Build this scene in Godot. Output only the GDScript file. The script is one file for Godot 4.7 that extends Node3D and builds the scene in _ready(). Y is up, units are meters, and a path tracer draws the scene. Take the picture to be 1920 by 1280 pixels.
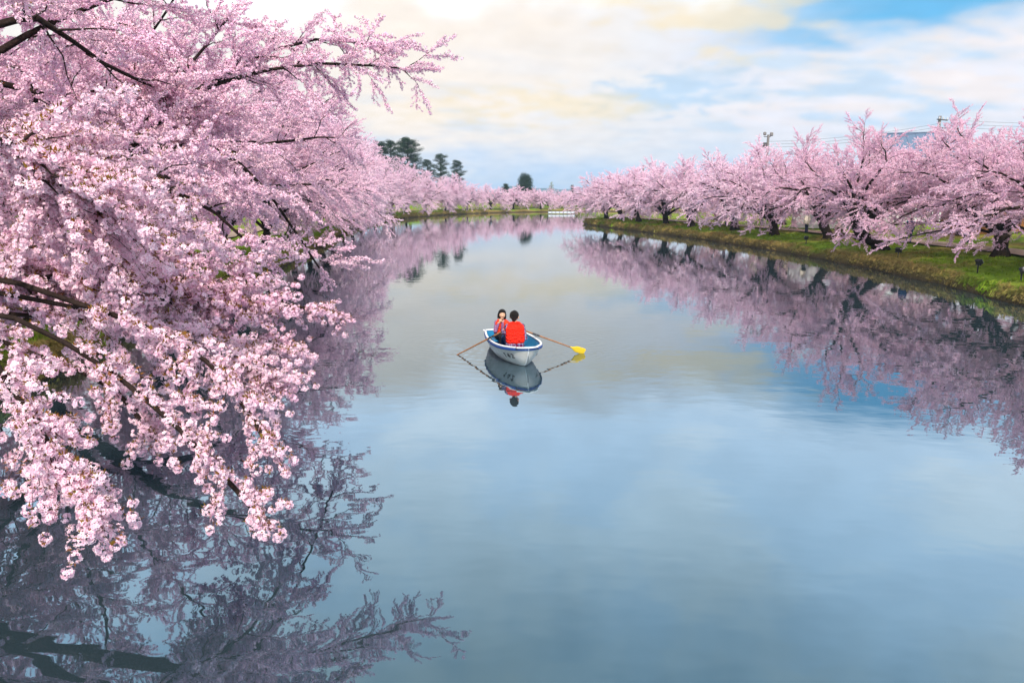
extends Node3D

# ---------------------------------------------------------------- helpers
class MB:
	var v := PackedVector3Array()
	var n := PackedVector3Array()
	var c := PackedColorArray()
	var ix := PackedInt32Array()
	var smooth := true

	# front faces run clockwise: turn round every triangle that disagrees with its normals
	func agree() -> void:
		for i in range(0, ix.size(), 3):
			var p := v[ix[i]]
			if (v[ix[i + 1]] - p).cross(v[ix[i + 2]] - p).dot(n[ix[i]] + n[ix[i + 1]] + n[ix[i + 2]]) > 0.0:
				var k := ix[i + 1]
				ix[i + 1] = ix[i + 2]
				ix[i + 2] = k

	func mesh() -> ArrayMesh:
		if smooth and n.size() == v.size() and n.size() > 0:
			agree()
		var a := []
		a.resize(Mesh.ARRAY_MAX)
		a[Mesh.ARRAY_VERTEX] = v
		if n.size() == v.size() and n.size() > 0:
			a[Mesh.ARRAY_NORMAL] = n
		if c.size() == v.size() and c.size() > 0:
			a[Mesh.ARRAY_COLOR] = c
		a[Mesh.ARRAY_INDEX] = ix
		var m := ArrayMesh.new()
		m.add_surface_from_arrays(Mesh.PRIMITIVE_TRIANGLES, a)
		return m

	func tri(a: Vector3, b: Vector3, d: Vector3, ca: Color, cb: Color, cd: Color) -> void:
		var k := v.size()
		v.push_back(a); v.push_back(b); v.push_back(d)
		c.push_back(ca); c.push_back(cb); c.push_back(cd)
		ix.push_back(k); ix.push_back(k + 1); ix.push_back(k + 2)

	func tube(p: PackedVector3Array, r: PackedFloat32Array, sides: int, col: Color, with_normals := true) -> void:
		var m := p.size()
		var side := Vector3.UP
		for i in m:
			var t: Vector3 = (p[mini(i + 1, m - 1)] - p[maxi(i - 1, 0)]).normalized()
			if absf(side.dot(t)) > 0.95:
				side = Vector3.RIGHT if absf(t.x) < 0.8 else Vector3.FORWARD
			side = (side - t * side.dot(t)).normalized()
			var up := t.cross(side)
			for s in sides:
				var a := TAU * s / sides
				var d := side * cos(a) + up * sin(a)
				v.push_back(p[i] + d * r[i])
				if with_normals:
					n.push_back(d)
				c.push_back(col)
		var k := v.size() - m * sides
		for i in m - 1:
			for s in sides:
				var a := k + i * sides + s
				var b := k + i * sides + (s + 1) % sides
				ix.append_array(PackedInt32Array([a, a + sides, b, b, a + sides, b + sides]))

	func cap(p: Vector3, nn: Vector3, first: int, sides: int, col: Color) -> void:
		var k := v.size()
		v.push_back(p); n.push_back(nn); c.push_back(col)
		for s in sides:
			v.push_back(v[first + s]); n.push_back(nn); c.push_back(col)
		for s in sides:
			ix.append_array(PackedInt32Array([k, k + 1 + s, k + 1 + (s + 1) % sides]))

	func box(at: Vector3, size: Vector3, b := Basis.IDENTITY, col := Color.WHITE, bevel := 0.0) -> void:
		# a box whose twelve edges are chamfered by bevel
		var h := size * 0.5
		var e := minf(bevel, minf(h.x, minf(h.y, h.z)) * 0.49)
		for ax in 3:
			for sg in [-1.0, 1.0]:
				var nn := Vector3.ZERO; nn[ax] = sg
				var u := (ax + 1) % 3
				var w := (ax + 2) % 3
				var k := v.size()
				for q in [[-1, -1], [1, -1], [1, 1], [-1, 1]]:
					var p := Vector3.ZERO
					p[ax] = sg * h[ax]; p[u] = q[0] * (h[u] - e); p[w] = q[1] * (h[w] - e)
					v.push_back(at + b * p); n.push_back(b * nn); c.push_back(col)
				ix.append_array(PackedInt32Array([k, k + 1, k + 2, k, k + 2, k + 3]))
		if e <= 0.0:
			return
		for ax in 3:
			var u := (ax + 1) % 3
			var w := (ax + 2) % 3
			for su in [-1.0, 1.0]:
				for sw in [-1.0, 1.0]:
					var nn := Vector3.ZERO; nn[u] = su; nn[w] = sw; nn = nn.normalized()
					var k := v.size()
					for q in [[-1, 0], [1, 0], [1, 1], [-1, 1]]:
						var p := Vector3.ZERO
						p[ax] = q[0] * (h[ax] - e)
						p[u] = su * (h[u] - (e if q[1] == 0 else 0.0)); p[w] = sw * (h[w] - (0.0 if q[1] == 0 else e))
						v.push_back(at + b * p); n.push_back(b * nn); c.push_back(col)
					ix.append_array(PackedInt32Array([k, k + 1, k + 2, k, k + 2, k + 3]))
		for sx in [-1.0, 1.0]:
			for sy in [-1.0, 1.0]:
				for sz in [-1.0, 1.0]:
					var k := v.size()
					var s := Vector3(sx, sy, sz)
					for q in 3:
						var p := h - Vector3.ONE * e
						p[q] = h[q]
						v.push_back(at + b * (p * s)); n.push_back(b * s.normalized()); c.push_back(col)
					ix.append_array(PackedInt32Array([k, k + 1, k + 2]))

var taken := {}
func numbered(called: String) -> String:
	if not taken.has(called):
		taken[called] = 0
		return called
	taken[called] += 1
	return "%s_%03d" % [called, taken[called]]

func tag(o: Node3D, label := "", category := "", group := "", kind := "") -> Node3D:
	if label: o.set_meta("label", label)
	if category: o.set_meta("category", category)
	if group: o.set_meta("group", group)
	if kind: o.set_meta("kind", kind)
	return o

func thing(called: String, label: String, category: String, at := Vector3.ZERO, turn := 0.0, group := "") -> Node3D:
	var o := Node3D.new()
	o.name = numbered(called)
	add_child(o, true)
	o.position = at
	o.rotation.y = turn
	return tag(o, label, category, group)

func part(called: String, m: Mesh, mat: Material, parent: Node, kind := "") -> MeshInstance3D:
	var o := MeshInstance3D.new()
	if parent == self:
		o.name = numbered(called)
	else:
		var k := 0
		var nm := called
		while parent.has_node(nm):
			k += 1
			nm = "%s_%03d" % [called, k]
		o.name = nm
	o.mesh = m
	o.material_override = mat
	parent.add_child(o, true)
	if kind: o.set_meta("kind", kind)
	return o

func scatter(called: String, m: Mesh, mat: Material, where: Array, tints: Array, parent: Node, kind := "stuff") -> MultiMeshInstance3D:
	var mm := MultiMesh.new()
	mm.transform_format = MultiMesh.TRANSFORM_3D
	mm.use_colors = true
	mm.mesh = m
	mm.instance_count = where.size()
	for i in where.size():
		mm.set_instance_transform(i, where[i])
		mm.set_instance_color(i, tints[i])
	var o := MultiMeshInstance3D.new()
	var k := 0
	var nm := called
	if parent == self:
		nm = numbered(called)
	else:
		while parent.has_node(nm):
			k += 1
			nm = "%s_%03d" % [called, k]
	o.name = nm
	o.multimesh = mm
	o.material_override = mat
	parent.add_child(o, true)
	o.set_meta("kind", kind)
	return o

func lin(r: float, g: float, b: float) -> Color:
	return Color(r, g, b).linear_to_srgb()

func mat_plain(r: float, g: float, b: float, rough := 0.7, spec := 0.5, metal := 0.0) -> StandardMaterial3D:
	var m := StandardMaterial3D.new()
	m.albedo_color = lin(r, g, b)
	m.roughness = rough
	m.metallic_specular = spec
	m.metallic = metal
	return m

func mat_vertex(rough := 0.9, spec := 0.3, back := 0.0) -> StandardMaterial3D:
	var m := StandardMaterial3D.new()
	m.vertex_color_use_as_albedo = true
	m.roughness = rough
	m.metallic_specular = spec
	if back > 0.0:
		m.backlight_enabled = true
		m.backlight = lin(back, back, back)
	return m

func noise_tex(size: int, freq: float, lo: Color, hi: Color, sd: int, octaves := 5, normal := false, strength := 4.0, type := FastNoiseLite.TYPE_SIMPLEX_SMOOTH) -> NoiseTexture2D:
	var f := FastNoiseLite.new()
	f.noise_type = type
	f.seed = sd
	f.frequency = freq
	f.fractal_octaves = octaves
	var t := NoiseTexture2D.new()
	t.width = size
	t.height = size
	t.seamless = true
	t.noise = f
	if normal:
		t.as_normal_map = true
		t.bump_strength = strength
	else:
		var g := Gradient.new()
		g.set_color(0, lo)
		g.set_color(1, hi)
		t.color_ramp = g
	return t

func curve_at(p: Array, t: float) -> Vector3:
	# Catmull-Rom through p, t in 0..1
	var m := p.size() - 1
	var f := clampf(t, 0.0, 1.0) * m
	var i := mini(int(f), m - 1)
	var a: Vector3 = p[maxi(i - 1, 0)]
	var b: Vector3 = p[i]
	var c: Vector3 = p[i + 1]
	var d: Vector3 = p[mini(i + 2, m)]
	return b.cubic_interpolate(c, a, d, f - i)

func bars(list: Array) -> MB:
	var mb := MB.new()
	for b in list:
		mb.box(b[0], b[1], b[2] if b.size() > 2 else Basis.IDENTITY, Color.WHITE, b[3] if b.size() > 3 else 0.0)
	return mb

# ---------------------------------------------------------------- light
const EXPOSURE := 1.30
const SUN_ENERGY := 1.35
const SKY := 0.83
const FOG := 0.0003

func build_light() -> void:
	var cam := Camera3D.new()
	cam.name = "camera"
	cam.position = Vector3(0, 4.1, 0)
	cam.rotation.x = -atan(268.0 / 1280.0)
	cam.fov = rad_to_deg(2.0 * atan(0.5))
	cam.near = 0.1
	cam.far = 9000.0
	add_child(cam, true)
	cam.current = true
	var sun := DirectionalLight3D.new()
	sun.name = "sun"
	sun.light_energy = SUN_ENERGY
	sun.light_color = Color(1.0, 0.955, 0.89)
	sun.light_angular_distance = 4.0
	sun.shadow_enabled = true
	sun.sky_mode = DirectionalLight3D.SKY_MODE_LIGHT_ONLY
	add_child(sun, true)
	sun.look_at_from_position(Vector3(3, 40, 43), Vector3.ZERO)
	var we := WorldEnvironment.new()
	we.name = "world_environment"
	var e := Environment.new()
	e.background_mode = Environment.BG_SKY
	e.tonemap_mode = Environment.TONE_MAPPER_LINEAR
	e.tonemap_exposure = EXPOSURE
	e.sdfgi_enabled = true
	e.ssao_enabled = true
	e.ssil_enabled = true
	if FOG > 0.0:
		e.fog_enabled = true
		e.fog_density = FOG
		e.fog_light_color = lin(0.55, 0.75, 0.98)
	var pm := PanoramaSkyMaterial.new()
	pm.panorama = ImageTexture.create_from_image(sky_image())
	e.sky = Sky.new()
	e.sky.sky_material = pm
	we.environment = e
	add_child(we, true)

func mix3(a: Vector3, b: Vector3, t: float) -> Vector3:
	return a.lerp(b, clampf(t, 0.0, 1.0))

func sky_image() -> Image:
	# air and cloud only: pale blue at the horizon, cream cloud sheet, blue openings, an added bright band out of view, deeper blue overhead
	var w := 2048
	var h := 1024
	var im := Image.create(w, h, false, Image.FORMAT_RGBF)
	var f1 := FastNoiseLite.new(); f1.seed = 11; f1.frequency = 1.0; f1.fractal_octaves = 5
	f1.noise_type = FastNoiseLite.TYPE_SIMPLEX_SMOOTH
	var f2 := FastNoiseLite.new(); f2.seed = 23; f2.frequency = 1.0; f2.fractal_octaves = 4
	f2.noise_type = FastNoiseLite.TYPE_SIMPLEX_SMOOTH
	var horizon := Vector3(0.52, 0.70, 0.94)
	var pale := Vector3(0.72, 0.79, 0.90)
	var cream := Vector3(0.98, 0.885, 0.79)
	var gold := Vector3(1.02, 0.83, 0.48)
	var white := Vector3(0.84, 0.84, 0.92)
	var deep := Vector3(0.085, 0.46, 0.82)
	var soft := Vector3(0.47, 0.69, 0.92)
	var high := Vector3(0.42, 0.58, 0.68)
	for j in h / 2 + 2:
		var el := 90.0 - 180.0 * (j + 0.5) / h
		var se := sin(deg_to_rad(maxf(el, 0.0)))
		for i in w:
			var az := fposmod(360.0 * (i + 0.5) / w + 180.0, 360.0) - 180.0
			var s := 1.0 / (se + 0.16)
			var ca := cos(deg_to_rad(az)) * s
			var sa := sin(deg_to_rad(az)) * s
			var a := f1.get_noise_2d(sa * 1.1, ca * 0.75)           # broad sheet
			var b := f2.get_noise_2d(sa * 1.5 + 9.0, ca * 3.2)      # drawn out streaks
			var c := f2.get_noise_2d(sa * 5.0 - 4.0, ca * 5.5)      # fine cloud
			var col := mix3(horizon, pale, smoothstep(0.4, 3.6, el + a * 2.0 + c * 0.6))
			# the cream sheet, towards the left and the middle of the view
			var side := smoothstep(30.0, 2.0, absf(az + 8.0) + b * 8.0 + a * 6.0)
			var sheet := smoothstep(2.2, 6.5, el + a * 3.0 + b * 1.8 + c * 0.8) * (0.22 + 0.78 * side)
			col = mix3(col, cream, sheet * 0.95)
			col = mix3(col, Vector3(0.98, 0.94, 0.88), smoothstep(-7.0, -26.0, az) * smoothstep(4.0, 9.0, el) * 0.85)
			# pale banks and blue openings to the right
			var r := smoothstep(8.0, 22.0, az + a * 8.0)
			col = mix3(col, white, r * smoothstep(-0.35, 0.25, a * 0.6 + b * 0.8 + c * 0.2) * smoothstep(2.5, 6.0, el) * 0.85)
			col = mix3(col, Vector3(0.97, 0.86, 0.80), r * smoothstep(0.0, 0.45, b - c * 0.4) * smoothstep(4.0, 7.0, el) * 0.55)
			var gap := smoothstep(0.06, 0.40, -b * 0.9 + c * 0.25 - a * 0.3)
			col = mix3(col, soft, gap * (0.18 + 0.42 * r) * smoothstep(2.5, 6.0, el) * smoothstep(13.0, 9.0, el))
			var open := smoothstep(10.2, 12.6, el + b * 1.8 + c * 0.6 - (az - 28.0) * 0.05) * smoothstep(12.0, 25.0, az + a * 5.0) * smoothstep(19.0, 15.0, el + a * 3.0)
			col = mix3(col, deep, open * 0.92)
			# a blue notch and gold patches in the sheet
			col = mix3(col, soft, 0.75 * smoothstep(5.5, 1.5, Vector2((az - 12.5) * 0.75, (el - 8.0) * 3.0).length() + c * 5.0))
			col = mix3(col, gold, 0.55 * smoothstep(7.0, 1.0, Vector2((az - 15.5) * 0.8, (el - 13.6) * 2.2).length() + b * 6.0 + c * 4.0))
			col = mix3(col, gold, 0.5 * smoothstep(5.0, 0.5, Vector2((az - 3.5) * 0.62, (el - 7.3) * 3.0).length() + b * 4.0 + c * 3.5))
			col = mix3(col, gold, 0.22 * smoothstep(4.0, 0.5, Vector2((az + 6.0) * 0.7, (el - 6.6) * 3.0).length() + c * 4.0))
			# above the view a brighter band, added to lift water reflections, then dimmer blue
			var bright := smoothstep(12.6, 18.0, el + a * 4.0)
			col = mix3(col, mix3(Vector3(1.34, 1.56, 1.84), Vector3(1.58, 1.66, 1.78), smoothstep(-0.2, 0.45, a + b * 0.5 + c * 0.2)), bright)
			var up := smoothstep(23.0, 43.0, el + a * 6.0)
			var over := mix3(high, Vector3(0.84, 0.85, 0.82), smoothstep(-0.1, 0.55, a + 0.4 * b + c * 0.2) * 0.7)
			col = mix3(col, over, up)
			col *= 1.0 + 0.07 * c + 0.04 * b
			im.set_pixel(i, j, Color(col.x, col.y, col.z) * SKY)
	var low := Color(horizon.x, horizon.y, horizon.z) * SKY
	im.fill_rect(Rect2i(0, h / 2 + 2, w, h - h / 2 - 2), low)
	return im

# ---------------------------------------------------------------- land and water
var left_line: PackedVector2Array
var right_line: PackedVector2Array
const PROFILE := [[-1.6, -0.9], [-0.25, -0.35], [-0.02, -0.03], [0.10, 0.30], [0.28, 0.52], [0.75, 0.66], [1.8, 0.80], [3.6, 0.96], [5.6, 1.08], [8.6, 1.12], [13.0, 1.25], [19.0, 1.5], [24.0, 1.5], [30.0, 1.5]]

func resample(p: Array, step: float) -> PackedVector2Array:
	var pts := []
	for q in p:
		pts.append(Vector3(q.x, 0, q.y))
	var fine := PackedVector2Array()
	var m := 600
	for i in m + 1:
		var q := curve_at(pts, float(i) / m)
		fine.push_back(Vector2(q.x, q.z))
	var out := PackedVector2Array([fine[0]])
	var wob := FastNoiseLite.new(); wob.seed = 5; wob.frequency = 0.22
	for i in range(1, fine.size()):
		if fine[i].distance_to(out[out.size() - 1]) >= step or i == fine.size() - 1:
			out.push_back(fine[i])
	for i in range(1, out.size() - 1):
		var d: Vector2 = (out[i + 1] - out[i - 1]).normalized().orthogonal()
		out[i] += d * wob.get_noise_2d(out[i].x, out[i].y) * 0.35
	return out

func offset_line(line: PackedVector2Array, d: float, sgn: float) -> PackedVector2Array:
	var out := PackedVector2Array()
	var k := 3 + int(absf(d) * 1.4)
	for i in line.size():
		var t: Vector2 = (line[mini(i + k, line.size() - 1)] - line[maxi(i - k, 0)]).normalized()
		out.push_back(line[i] + t.orthogonal() * d * sgn)
	return out

func bank_height(off: float) -> float:
	for i in PROFILE.size() - 1:
		if off <= PROFILE[i + 1][0]:
			return lerpf(PROFILE[i][1], PROFILE[i + 1][1], clampf((off - PROFILE[i][0]) / (PROFILE[i + 1][0] - PROFILE[i][0]), 0, 1))
	return PROFILE[PROFILE.size() - 1][1]

func on_bank(line: PackedVector2Array, sgn: float, z: float, off: float) -> Vector3:
	# the point off metres inland from where the waterline passes z
	var best := 0
	for i in line.size():
		if line[i].x > -40.0 and line[i].x < 28.0 and absf(line[i].y - z) < absf(line[best].y - z):
			best = i
	var t: Vector2 = (line[mini(best + 3, line.size() - 1)] - line[maxi(best - 3, 0)]).normalized()
	var p := line[best] + t.orthogonal() * off * sgn
	return Vector3(p.x, bank_height(off), p.y)

func build_land() -> void:
	left_line = resample([Vector2(-9.5, 40), Vector2(-9.8, 12), Vector2(-10.2, 0), Vector2(-10.5, -8), Vector2(-10.6, -14.4), Vector2(-12, -21.7), Vector2(-13.1, -31.2), Vector2(-14.5, -44), Vector2(-16.2, -57.4), Vector2(-19.5, -78), Vector2(-22.5, -100), Vector2(-24.3, -121), Vector2(-23.0, -145), Vector2(-18.5, -170), Vector2(-11, -192), Vector2(-1, -207), Vector2(10, -216), Vector2(30, -224), Vector2(75, -228)], 1.2)
	right_line = resample([Vector2(19.6, 40), Vector2(19.8, 10), Vector2(20, -12), Vector2(20.1, -26.5), Vector2(20.9, -33.6), Vector2(21.4, -44), Vector2(20.9, -56), Vector2(19.4, -70.3), Vector2(16.6, -86), Vector2(13.9, -100), Vector2(12, -112), Vector2(13.2, -122), Vector2(19, -136), Vector2(31, -152), Vector2(50, -170), Vector2(80, -190)], 1.2)
	var gm := mat_vertex(0.95, 0.2)
	gm.albedo_texture = noise_tex(1024, 0.02, Color(0.62, 0.62, 0.60), Color(1, 1, 1), 3, 6)
	gm.uv1_triplanar = true
	gm.uv1_world_triplanar = true
	gm.uv1_scale = Vector3(0.31, 0.31, 0.31)
	gm.heightmap_enabled = true
	gm.heightmap_texture = noise_tex(512, 0.05, Color.BLACK, Color.WHITE, 4, 5)
	gm.heightmap_scale = 6.0
	var mb := MB.new()
	var patch := FastNoiseLite.new(); patch.seed = 77; patch.frequency = 0.16; patch.fractal_octaves = 4
	var green := Color(0.25, 0.39, 0.035)
	var dry := Color(0.42, 0.31, 0.10)
	var earth := Color(0.085, 0.058, 0.036)
	var edges := []
	for side in [[left_line, 1.0], [right_line, -1.0]]:
		var rows := []
		for pr in PROFILE:
			rows.append(offset_line(side[0], pr[0], side[1]))
		var m: int = side[0].size()
		var k := mb.v.size()
		for j in PROFILE.size():
			for i in m:
				var p: Vector2 = rows[j][i]
				var q := patch.get_noise_2d(p.x, p.y)
				var y: float = PROFILE[j][1]
				if side[1] > 0.0 and j >= 10:
					y = [1.7, 3.3, 3.5, 1.5][j - 10]
				if j >= 3 and j < PROFILE.size() - 1:
					y += q * 0.10
				mb.v.push_back(Vector3(p.x, y, p.y))
				var col := green.lerp(dry, smoothstep(-0.05, 0.55, q + (0.45 if j in [4] else 0.2 if j == 5 else 0.0)))
				if j <= 3:
					col = earth.lerp(dry, 0.35 if j == 3 else 0.0)
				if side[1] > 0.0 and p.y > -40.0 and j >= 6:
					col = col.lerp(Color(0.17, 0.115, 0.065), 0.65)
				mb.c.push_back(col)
		for j in PROFILE.size() - 1:
			for i in m - 1:
				var a := k + j * m + i
				mb.ix.append_array(PackedInt32Array([a, a + 1, a + m, a + 1, a + m + 1, a + m]))
		edges.append(rows[PROFILE.size() - 1])
	# beyond the banks the ground runs on to the horizon
	var top: float = PROFILE[PROFILE.size() - 1][1]
	var lp: PackedVector2Array = edges[0].duplicate()
	lp.append_array(PackedVector2Array([Vector2(2600, -400), Vector2(2600, -2600), Vector2(-2600, -2600), Vector2(-2600, 60)]))
	var rp: PackedVector2Array = edges[1].duplicate()
	rp.append_array(PackedVector2Array([Vector2(2600, -300), Vector2(2600, 60)]))
	for poly in [lp, rp]:
		var tri := Geometry2D.triangulate_polygon(poly)
		var k := mb.v.size()
		for p in poly:
			mb.v.push_back(Vector3(p.x, top, p.y))
			mb.c.push_back(Color(0.12, 0.13, 0.05))
		for t in tri:
			mb.ix.push_back(k + t)
		if tri.is_empty():
			print("ground polygon failed")
	var st := SurfaceTool.new()
	st.create_from(mb.mesh(), 0)
	st.generate_normals()
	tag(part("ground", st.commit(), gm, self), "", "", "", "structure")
	# earth path on the right bank, and one on the left under the trees
	var pm := mat_plain(0.40, 0.30, 0.24, 0.95, 0.2)
	pm.albedo_texture = noise_tex(512, 0.03, Color(0.8, 0.8, 0.8), Color(1, 1, 1), 9, 5)
	pm.uv1_triplanar = true
	pm.uv1_world_triplanar = true
	pm.uv1_scale = Vector3(0.6, 0.6, 0.6)
	for side in [[right_line, -1.0, 5.8, 8.4], [left_line, 1.0, 6.0, 8.4]]:
		var pb := MB.new()
		var a: PackedVector2Array = offset_line(side[0], side[2], side[1])
		var b: PackedVector2Array = offset_line(side[0], side[3], side[1])
		for i in a.size():
			for q in [a[i], b[i]]:
				pb.v.push_back(Vector3(q.x, 1.19, q.y)); pb.n.push_back(Vector3.UP)
			if i > 0:
				var k := i * 2
				pb.ix.append_array(PackedInt32Array([k - 2, k, k - 1, k, k + 1, k - 1]))
		tag(part("path", pb.mesh(), pm, self), "", "", "", "structure")

func ring(p: Vector2, at: Vector2, k: float, reach: float, amp: float) -> float:
	var d := p.distance_to(at)
	return amp * sin(d * k) * exp(-d / reach) * smoothstep(0.0, 0.25, d)

func water_height(x: float, z: float) -> float:
	var p := Vector2(x, z)
	var h := ring(p, Vector2(1.85, -18.0), 30.0, 0.9, 0.0013) + ring(p, Vector2(-1.5, -17.95), 30.0, 0.8, 0.0013)
	h += ring(p, Vector2(2.1, -19.6), 21.0, 0.9, 0.0018) + ring(p, Vector2(-1.9, -19.4), 24.0, 0.7, 0.003)
	# the boat's own wavelets along its sides
	h += 0.0014 * sin(p.distance_to(Vector2(-0.3, -19.2)) * 17.0) * exp(-p.distance_to(Vector2(-0.1, -18.2)) / 1.6)
	var edge := minf(minf(x + 6.0, 6.0 - x), minf(z + 24.0, -13.0 - z))
	return h * smoothstep(0.0, 1.5, edge)

func build_water() -> void:
	var wm := StandardMaterial3D.new()
	wm.albedo_color = lin(0.135, 0.225, 0.285)
	wm.metallic = 0.85
	wm.metallic_specular = 0.7
	wm.roughness = 0.015
	wm.normal_enabled = true
	wm.normal_texture = noise_tex(1024, 0.011, Color.BLACK, Color.WHITE, 31, 3, true, 2.2)
	wm.normal_scale = 0.085
	wm.uv1_triplanar = true
	wm.uv1_world_triplanar = true
	wm.uv1_scale = Vector3(0.055, 0.1, 0.12)
	var mb := MB.new()
	var step := 0.06
	var nx := 200
	var nz := 184
	for j in nz + 1:
		for i in nx + 1:
			var x := -6.0 + i * step
			var z := -24.0 + j * 11.0 / nz
			var h := water_height(x, z)
			mb.v.push_back(Vector3(x, h, z))
			var e := 0.02
			mb.n.push_back(Vector3(h - water_height(x + e, z), e, h - water_height(x, z + e)).normalized())
	for j in nz:
		for i in nx:
			var a := j * (nx + 1) + i
			mb.ix.append_array(PackedInt32Array([a, a + 1, a + nx + 1, a + 1, a + nx + 2, a + nx + 1]))
	for q in [[-60, 45, -6, -240], [6, 45, 80, -240], [-6, 45, 6, -13], [-6, -24, 6, -240]]:
		var k := mb.v.size()
		for c in [[q[0], q[1]], [q[2], q[1]], [q[2], q[3]], [q[0], q[3]]]:
			mb.v.push_back(Vector3(c[0], 0, c[1])); mb.n.push_back(Vector3.UP)
		mb.ix.append_array(PackedInt32Array([k, k + 2, k + 1, k, k + 3, k + 2]))
	tag(part("water", mb.mesh(), wm, self), "", "", "", "structure")

func build_hills() -> void:
	var f := FastNoiseLite.new(); f.seed = 8; f.frequency = 0.0016; f.fractal_octaves = 5
	var hm := mat_plain(0.05, 0.09, 0.10, 1.0, 0.1)
	for row in [[-1500.0, 26.0, 300.0], [-2300.0, 52.0, 500.0]]:
		var mb := MB.new()
		var m := 160
		for j in 6:
			for i in m:
				var x := -2400.0 + 4800.0 * i / (m - 1)
				var up := sin(j / 5.0 * PI)
				var y: float = 1.0 + up * row[1] * (0.75 + 0.9 * f.get_noise_2d(x * 1.6, row[0])) if j > 0 and j < 5 else 0.0
				mb.v.push_back(Vector3(x, maxf(y, 0.0), row[0] - row[2] * (j / 5.0 - 0.2)))
		for j in 5:
			for i in m - 1:
				var a := j * m + i
				mb.ix.append_array(PackedInt32Array([a, a + 1, a + m, a + 1, a + m + 1, a + m]))
		tag(part("hills", mb.mesh(), hm, self), "", "", "", "structure")

# ---------------------------------------------------------------- cherry trees
var bark: StandardMaterial3D
var blossom: StandardMaterial3D
var sprays := []      # [detail][variant]
var spurs := []

func flower(mb: MB, c: Vector3, nn: Vector3, r: float, detail: int, g: RandomNumberGenerator) -> void:
	var u := nn.cross(Vector3.UP if absf(nn.y) < 0.9 else Vector3.RIGHT).normalized()
	var w := nn.cross(u)
	var k := g.randf()
	var tip := Color(0.98, 0.85, 0.915).lerp(Color(0.965, 0.67, 0.815), k)
	var mid := Color(0.90, 0.46, 0.65).lerp(tip, 0.45)
	var a0 := g.randf() * TAU
	if detail == 0:
		for q in 5:
			var a := a0 + TAU * q / 5.0
			var l := c + (u * cos(a - 0.55) + w * sin(a - 0.55)) * r * 0.68 + nn * r * 0.18
			var rr := c + (u * cos(a + 0.55) + w * sin(a + 0.55)) * r * 0.68 + nn * r * 0.18
			var t := c + (u * cos(a) + w * sin(a)) * r + nn * r * g.randf_range(0.05, 0.4)
			mb.tri(c, l, t, mid, tip, tip)
			mb.tri(c, t, rr, mid, tip, tip)
		var s := r * 0.2
		var top := c + nn * r * 0.12
		var red := Color(0.45, 0.10, 0.14)
		mb.tri(top + u * s, top - u * s * 0.5 + w * s, top - u * s * 0.5 - w * s, red, red, red)
	elif detail == 1:
		var ring := []
		for q in 5:
			var a := a0 + TAU * q / 5.0
			ring.append(c + (u * cos(a) + w * sin(a)) * r + nn * r * g.randf_range(0.1, 0.5))
		for q in 5:
			mb.tri(c, ring[q], ring[(q + 1) % 5], mid, tip, tip)
	else:
		var ca := cos(a0) * r
		var sa := sin(a0) * r
		var d := u * ca + w * sa
		var e := w * ca - u * sa
		mb.tri(c + d, c + e, c - d + nn * r * 0.4, tip, tip, tip)
		mb.tri(c + d, c - d + nn * r * 0.4, c - e, tip, tip, tip)

func pompom(mb: MB, c: Vector3, r: float, detail: int, g: RandomNumberGenerator) -> void:
	var count: int = [34, 15, 6][detail]
	for q in count:
		var d := Vector3(g.randfn(), g.randfn(), g.randfn()).normalized()
		if detail == 0 and d.y > 0.72 and g.randf() < 0.7:
			continue
		var nn := (d + Vector3(g.randf_range(-.4, .4), g.randf_range(-.3, .5), g.randf_range(-.4, .4))).normalized()
		flower(mb, c + d * r * g.randf_range(0.7 if detail == 0 else 0.6, 1.0), nn, g.randf_range(0.016, 0.021) * [1.0, 1.06, 1.9][detail], detail, g)
	if detail < 2 and g.randf() < (0.85 if detail == 0 else 0.5):
		# young bronze leaves and bud scales at the crown of the cluster
		for q in (7 if detail == 0 else 3):
			var rust := Color(0.26, 0.085, 0.022).lerp(Color(0.20, 0.15, 0.02), g.randf())
			var d := Vector3(g.randfn(), g.randf_range(0.3, 2.2), g.randfn()).normalized()
			var o := c + d * r * (0.75 if detail == 0 else 0.55)
			var s := d.cross(Vector3.RIGHT).normalized() * 0.009
			mb.tri(o - s, o + s, o + d * 0.042, rust, rust, rust)

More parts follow.
